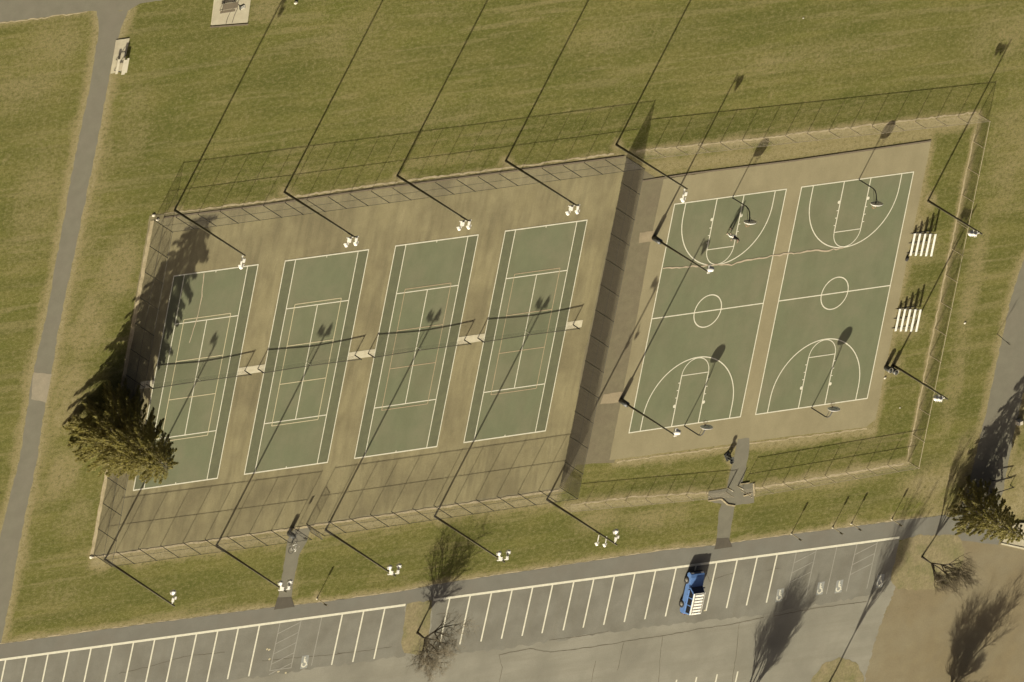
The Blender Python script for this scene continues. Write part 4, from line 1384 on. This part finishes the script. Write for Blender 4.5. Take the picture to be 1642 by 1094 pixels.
# ------------------------------------------------------------------ blue car with white roof
def make_car():
    p = G(1092.5, 947)
    e = empty('parked_car', (p.x + .98, p.y, .02), R(-1.2))      # car points along +y
    tag(e, 'blue boxy car with ribbed white roof, alone in the stalls', 'car')
    Wd = 1.86
    # lower body: side profile (y, z) lofted across the width with tumblehome at the sill
    prof = [(-2.28, .42), (-2.30, .62), (-2.27, .98), (-2.20, 1.08), (.62, 1.08), (1.00, 1.05), (1.85, .98), (2.18, .90), (2.30, .74), (2.30, .44), (2.15, .30), (-2.10, .30)]
    secs = [(-Wd / 2, .94), (-Wd / 2 + .05, 1.0), (Wd / 2 - .05, 1.0), (Wd / 2, .94)]
    mb = MB()
    n = len(prof)
    for x, s in secs: mb.v += [(x, y * (1 if abs(s - 1) < .01 else .985), .66 + (z - .66) * s) for y, z in prof]
    for k in range(3):
        for i in range(n): mb.f.append((k * n + i, k * n + (i + 1) % n, (k + 1) * n + (i + 1) % n, (k + 1) * n + i))
    mb.f.append(tuple(range(n))[::-1]); mb.f.append(tuple(3 * n + i for i in range(n)))
    body = mb.build('body', M['blue_car'], e, tri=True)
    md = body.modifiers.new('bevel', 'BEVEL'); md.width = .035; md.segments = 2; md.limit_method = 'ANGLE'
    # greenhouse
    def frus(y0, y1, z0, yt0, yt1, z1, wb, wt):
        m_ = MB()
        m_.v = [(-wb, y0, z0), (wb, y0, z0), (wb, y1, z0), (-wb, y1, z0), (-wt, yt0, z1), (wt, yt0, z1), (wt, yt1, z1), (-wt, yt1, z1)]
        m_.f = [(3, 2, 1, 0), (4, 5, 6, 7), (0, 1, 5, 4), (1, 2, 6, 5), (2, 3, 7, 6), (3, 0, 4, 7)]
        return m_
    frus(-2.20, .86, 1.075, -2.08, .30, 1.72, .86, .76).build('cabin', M['blue_car'], e, bevel=.03)
    roof = MB().box((0, -.86, 1.755), (1.58, 2.46, .07)).build('roof', M['white_car'], e, bevel=.03)
    for y in np.linspace(-1.92, .16, 7): MB().box((0, y, 1.815), (1.16, .10, .05)).build('roof_rib', M['white_car'], roof, bevel=.015)
    for x in (-.62, .62): MB().box((x, -.88, 1.83), (.06, 2.2, .07)).build('roof_rail', M['alu_dull'], roof)
    # windows, set proud of the cabin
    def pane(name, q): MB().poly(q).build(name, M['glass'], e)
    for s in (-1, 1):
        xb, xt = s * .864, s * .772
        for a, b2 in ((-2.02, -1.20), (-1.12, -.36), (-.28, .42)):
            za, zb = 1.13, 1.66
            f = lambda z: (xb + (xt - xb) * (z - 1.075) / .645)
            bt = b2 - (.22 if b2 > .4 else .02)
            pane('side_window', [(f(za), a, za), (f(za), b2 + (.20 if b2 > .4 else 0), za), (f(zb), bt, zb), (f(zb), a + .04, zb)][::s])
    yw = lambda z: .86 + (.30 - .86) * (z - 1.075) / .645 + .012
    pane('windscreen', [(-.76, yw(1.12), 1.12), (-.70, yw(1.67), 1.67), (.70, yw(1.67), 1.67), (.76, yw(1.12), 1.12)])
    yr = lambda z: -2.20 + .12 * (z - 1.075) / .645 - .012
    pane('rear_window', [(-.74, yr(1.16), 1.16), (.74, yr(1.16), 1.16), (.68, yr(1.62), 1.62), (-.68, yr(1.62), 1.62)])
    for s in (-1, 1):
        for y in (-1.36, 1.36):
            w_ = MB().lathe([(.22, -.11), (.33, -.11), (.355, -.07), (.355, .07), (.33, .11), (.22, .11)], 24, (s * .84, y, .355), Matrix.Rotation(R(90), 3, 'Y')).build('wheel', M['tyre'], e, True)
            MB().lathe([(.03, -.03), (.225, -.02), (.23, .0), (.19, .03), (.05, .05)], 16, (s * .93, y, .355), Matrix.Rotation(R(90) * s, 3, 'Y')).build('rim', M['rim'], w_, True)
            MB().lathe([(.38, -.012), (.43, -.012), (.43, .012), (.38, .012)], 24, (s * .922, y, .36), Matrix.Rotation(R(90), 3, 'Y')).build('wheel_arch', M['black_trim'], e, True)
        MB().box((s * .66, 2.275, .76), (.34, .08, .17)).build('headlight', M['clear_lens'], e, bevel=.02)
        MB().box((s * .80, -2.295, .92), (.16, .05, .30)).build('taillight', M['red_lens'], e, bevel=.015)
        MB().box((s * 1.01, .62, 1.18), (.17, .10, .15)).box((s * .92, .64, 1.12), (.1, .04, .04)).build('mirror', M['black_trim'], e, bevel=.02)
        for y in (-.95, -.05): MB().box((s * .935, y, .93), (.02, .14, .03)).build('door_handle', M['black_trim'], e)
        MB().box((s * .925, -.02, .36), (.02, 1.95, .10)).build('sill', M['black_trim'], e)
    MB().box((0, 2.31, .50), (1.70, .12, .20)).build('front_bumper', M['black_trim'], e, bevel=.03)
    MB().box((0, -2.33, .50), (1.70, .14, .20)).build('rear_bumper', M['black_trim'], e, bevel=.03)
    MB().box((0, 2.295, .76), (.86, .05, .16)).build('grille', M['black_trim'], e)
    MB().box((0, -2.325, .78), (.42, .02, .13)).build('number_plate', M['white_metal'], e)
    return e


make_car()


# ------------------------------------------------------------------ basketball player
def skin_obj(name, joints, edges, m, parent, root=0, sub=2):
    me = bpy.data.meshes.new(name)
    me.from_pydata([j[:3] for j in joints], edges, [])
    me.materials.append(m)
    o = bpy.data.objects.new(name, me)
    COL.objects.link(o)
    o.parent = parent
    md = o.modifiers.new('skin', 'SKIN')
    md.use_smooth_shade = True
    for i, j in enumerate(joints):
        sv = me.skin_vertices[0].data[i]
        sv.radius = (j[3], j[4] if len(j) > 4 else j[3])
        sv.use_root = (i == root)
    o.modifiers.new('sub', 'SUBSURF').levels = sub
    o.modifiers['sub'].render_levels = sub
    return o


p = G(1168, 374)
e = empty('person', (p.x, p.y, .036), R(165))
tag(e, 'person in dark top and white trousers playing on the left basketball court', 'person')
# faces +y in local space; a wide stance with the right arm raised a little
J = [(0, 0, .96, .15, .11), (0, .02, 1.12, .135, .10), (0, .04, 1.32, .155, .11), (0, .05, 1.47, .07), (0, .07, 1.56, .055),
     (.19, .05, 1.43, .065), (.34, .10, 1.22, .045), (.40, .30, 1.12, .034),
     (-.19, .05, 1.43, .065), (-.36, .10, 1.24, .045), (-.40, .34, 1.26, .034),
     (.10, 0, .90, .10), (.17, .12, .50, .065), (.22, -.02, .10, .045), (.23, .14, .045, .04),
     (-.10, 0, .90, .10), (-.18, .10, .50, .065), (-.24, -.06, .10, .045), (-.25, .10, .045, .04),
     (0, .09, 1.66, .085, .095), (0, .10, 1.74, .07, .085),
     (.41, .36, 1.10, .036, .022), (-.405, .40, 1.27, .036, .022)]
E_ = [(0, 1), (1, 2), (2, 3), (3, 4), (2, 5), (5, 6), (6, 7), (2, 8), (8, 9), (9, 10), (0, 11), (11, 12), (12, 13), (13, 14), (0, 15), (15, 16), (16, 17), (17, 18),
      (4, 19), (19, 20), (7, 21), (10, 22)]
for hand, sgn in ((21, 1), (22, -1)):
    hx, hy, hz = J[hand][:3]
    for k, (dx, ln) in enumerate(((-.028, .075), (-.010, .085), (.010, .08), (.028, .062))):
        a = len(J)
        J += [(hx + dx, hy + .045, hz, .010), (hx + dx, hy + .045 + ln * .5, hz - .012, .009), (hx + dx, hy + .045 + ln * .85, hz - .04, .008)]
        E_ += [(hand, a), (a, a + 1), (a + 1, a + 2)]
    a = len(J)
    J += [(hx - sgn * .045, hy + .005, hz - .01, .012), (hx - sgn * .062, hy + .04, hz - .025, .010)]
    E_ += [(hand, a), (a, a + 1)]
body = skin_obj('body', J, E_, M['skin'], e, 0, 2)
skin_obj('shirt', [(0, 0, .93, .21, .16), (0, .02, 1.12, .20, .15), (0, .04, 1.33, .215, .16), (0, .05, 1.47, .11, .10), (.19, .05, 1.43, .105), (.335, .10, 1.23, .08), (.39, .26, 1.14, .06),
                   (-.19, .05, 1.43, .105), (-.355, .10, 1.25, .08), (-.395, .30, 1.26, .06)], [(0, 1), (1, 2), (2, 3), (2, 4), (4, 5), (5, 6), (2, 7), (7, 8), (8, 9)], M['cloth_dark'], e)
skin_obj('trousers', [(0, 0, .96, .195, .155), (.11, 0, .86, .16), (.172, .12, .50, .125), (.22, -.015, .13, .095), (-.11, 0, .86, .16), (-.182, .10, .50, .125), (-.24, -.055, .13, .095)],
         [(0, 1), (1, 2), (2, 3), (0, 4), (4, 5), (5, 6)], M['cloth_white'], e)
for x, y in ((.222, -.03), (-.242, -.07)):
    skin_obj('shoe', [(x, y - .03, .055, .05, .045), (x, y + .08, .045, .052, .038), (x + (.01 if x > 0 else -.01), y + .2, .035, .048, .03)], [(0, 1), (1, 2)], M['line'], e, 0, 1)
skin_obj('hair', [(0, .055, 1.70, .085, .085), (0, .075, 1.78, .075, .085), (0, .12, 1.80, .06, .05)], [(0, 1), (1, 2)], M['hair'], e, 0, 2)
mb = MB()
for s in (-1, 1):
    mb.lathe([(.001, -.012), (.013, 0), (.001, .012)], 8, (s * .032, .185, 1.685))
mb.build('eyes', M['hair'], body)
MB().lathe([(.018, -.02), (.012, .02), (.004, .04)], 8, (0, .19, 1.655)).build('nose', M['skin'], body, True)
MB().box((0, .183, 1.615), (.05, .02, .012)).build('mouth', M['orange'], body)
for s in (-1, 1): MB().lathe([(.01, -.03), (.022, 0), (.01, .03)], 8, (s * .093, .09, 1.67)).build('ear', M['skin'], body, True)
p = G(1171.5, 366.5, .12)
e = empty('ball', (p.x, p.y, .036))
tag(e, 'pale ball on the court beside the player', 'ball')
bm = bmesh.new(); bmesh.ops.create_uvsphere(bm, u_segments=20, v_segments=12, radius=.13)
m2 = bpy.data.meshes.new('ball_shell'); bm.to_mesh(m2); bm.free(); m2.materials.append(M['ball'])
m2.polygons.foreach_set('use_smooth', [True] * len(m2.polygons))
put('ball_shell', m2, e, (0, 0, .13))
mb = MB()
for ax in range(3):
    for i in range(24):
        t0, t1 = 2 * math.pi * i / 24, 2 * math.pi * (i + 1) / 24
        f = lambda t: [(0, .13 * math.cos(t), .13 + .13 * math.sin(t)), (.13 * math.cos(t), 0, .13 + .13 * math.sin(t)), (.13 * math.cos(t), .13 * math.sin(t), .13)][ax]
        mb.tube(f(t0), f(t1), .003, n=4, cap=False)
mb.build('seam', M['black_trim'], e)


# ------------------------------------------------------------------ trees
def conifer(px, H, rad, label, seed, droop=.35, nb=150, dens=1.0, tip=.5):
    p = G(*px)
    r = random.Random(seed)
    e = empty('conifer_tree', (p.x, p.y, 0))
    tag(e, label, 'tree', 'conifers')
    MB().tube((0, 0, -.3), (0, 0, H * .5), .24, .13, n=10).tube((0, 0, H * .5), (0, 0, H - .2), .13, .02, n=8).build('trunk', M['bark'], e, True)
    br, nd = MB(), MB()
    for k in range(nb):
        t = (k + r.random()) / nb
        z = .9 + (H - 1.0) * t ** 1.12
        prof = (1 - (z - .6) / (H - .3)) ** tip
        prof *= 1.0 if z > 1.8 else .8 + .2 * z / 1.8
        Lb = max(.25, rad * prof * r.uniform(.78, 1.12))
        az = k * 2.399963 + r.uniform(-.35, .35)
        d = Vector((math.cos(az), math.sin(az), 0))
        up = r.uniform(.05, .22) * (1 if t < .7 else 2.2)
        dr = droop * r.uniform(.6, 1.2)
        pts = []
        for q in range(6):
            s = q / 5
            pts.append(d * (Lb * s) + Vector((0, 0, z + Lb * (up * s - dr * s * s))))
        br.path(pts, [.035 * (1 - .8 * q / 5) * (1 - .5 * t) + .006 for q in range(6)], 4)
        side = Vector((-d.y, d.x, 0))
        ns = int((38 + 46 * Lb) * dens)
        for q in range(ns):
            s = .15 + .90 * (r.random() ** .6)
            i = min(int(s * 5), 4)
            base = pts[i] + (pts[i + 1] - pts[i]) * (s * 5 - i)
            wd = Lb * .24 * (1.05 - s) + .05
            off = side * r.uniform(-wd, wd)
            c = base + off + Vector((0, 0, r.uniform(-.10, .06) - abs(off.length) * .2))
            # hanging spray: elongated leaf pointing outwards and down
            dd = (d * r.uniform(.4, 1.0) + side * (off.dot(side) / wd) * .8 + Vector((0, 0, r.uniform(-1.3, .0)))).normalized()
            ln = r.uniform(.16, .40) * (.75 + .3 * (1 - t))
            wv = dd.cross(Vector((r.uniform(-1, 1), r.uniform(-1, 1), r.uniform(-.3, 1)))).normalized() * ln * r.uniform(.13, .24)
            a = c - dd * ln * .4
            m_ = c + dd * ln * .1
            b2 = c + dd * ln * .6
            v0 = len(nd.v)
            nd.v += [tuple(a), tuple(m_ + wv), tuple(b2), tuple(m_ - wv)]
            nd.f.append((v0, v0 + 1, v0 + 2, v0 + 3))
    br.build('branches', M['dead_leaf'], e)
    nd.build('crown', M['needle'], e)
    return e


conifer((162, 679), 11.0, 5.0, 'large dense conifer overhanging the left tennis fence, casting a long shadow', 11, .42, 215, 1.2, .42)
conifer((1549, 806), 9.4, 3.7, 'dense conifer beside the right path near the concrete slab', 12, .40, 130, .85, .75)


def bare_tree(px, H, label, seed, spread=.55, trunk_h=.3, r0=.13, depth=6, kids=(2, 4), group='leafless trees', lean=(0, 0), twig_len=1.0, cat='tree', upright=.25, tmin=.009, first=1.15):
    p = G(*px)
    r = random.Random(seed)
    e = empty('bare_tree', (p.x, p.y, 0))
    tag(e, label, cat, group)
    tr, tw = MB(), MB()

    def grow(pos, d, L_, rad, lv):
        n = 4 if lv < 3 else 3
        pts, rs = [pos], [rad]
        q = pos
        dd = d.copy()
        for i in range(n):
            dd = (dd + Vector((r.uniform(-.16, .16), r.uniform(-.16, .16), r.uniform(-.08, .10) + upright * .18))).normalized()
            q = q + dd * (L_ / n)
            pts.append(q); rs.append(max(tmin, rad * (1 - .55 * (i + 1) / n)))
        (tr if lv < 3 else tw).path(pts, rs, 8 if lv == 0 else (6 if lv < 3 else 3))
        if lv >= depth: return
        k = r.randint(*kids) + (2 if lv == 0 else 0)
        for j in range(k):
            s = r.uniform(.45, 1.0) if lv else r.uniform(.72, 1.0)
            i = min(int(s * n), n - 1)
            b0 = pts[i].lerp(pts[i + 1], s * n - i)
            az = r.uniform(0, 2 * math.pi) if lv else 2 * math.pi * j / k + r.uniform(-.5, .5)
            out = Vector((math.cos(az), math.sin(az), 0))
            sp = spread * r.uniform(.7, 1.35)
            nd = (dd * (1 - sp * .5) + out * sp + Vector((0, 0, upright))).normalized()
            grow(b0, nd, L_ * r.uniform(.55, .82) * (first if lv == 0 else 1) * (twig_len if lv > 2 else 1), max(tmin, rad * (r.uniform(.55, .78) if lv < 2 else r.uniform(.45, .66))), lv + 1)

    grow(Vector((0, 0, -.1)), Vector((lean[0], lean[1], 1)).normalized(), H * trunk_h, r0, 0)
    tr.build('trunk', M['bark'], e, True)
    tw.build('crown', M['twig'], e)
    return e


bare_tree((669, 1015), 8.4, 'leafless spreading tree on the small island between the stalls', 21, .85, .23, .17, 6, (3, 4), upright=.12, twig_len=1.15, tmin=.0045, first=1.6)
bare_tree((1478, 893), 6.4, 'leafless young tree on the island at the end of the stalls', 22, .60, .24, .15, 6, (3, 4), upright=.42, tmin=.007, first=2.2, twig_len=1.1)
bare_tree((1327, 1099), 8.8, 'leafless tree on the island cut by the bottom edge', 23, .60, .45, .15, 6, (3, 4), upright=.45, tmin=.006, first=.95, twig_len=1.1)
bare_tree((1517, 1126), 7.2, 'broad many-stemmed leafless tree at the bottom edge of the gravel yard', 25, .85, .10, .16, 6, (4, 5), upright=.16, tmin=.007, first=4.6, twig_len=1.0)
bare_tree((1184, 1140), 7.6, 'dense leafless tree below the bottom edge, seen by its shadow on the stalls', 24, .66, .12, .16, 6, (4, 5), upright=.26, tmin=.0062, first=3.9)
bare_tree((1599, 536), 2.3, 'thin staked sapling on the grass beside the right path', 26, .30, .72, .045, 2, (1, 2), upright=.6, tmin=.012, first=.4)
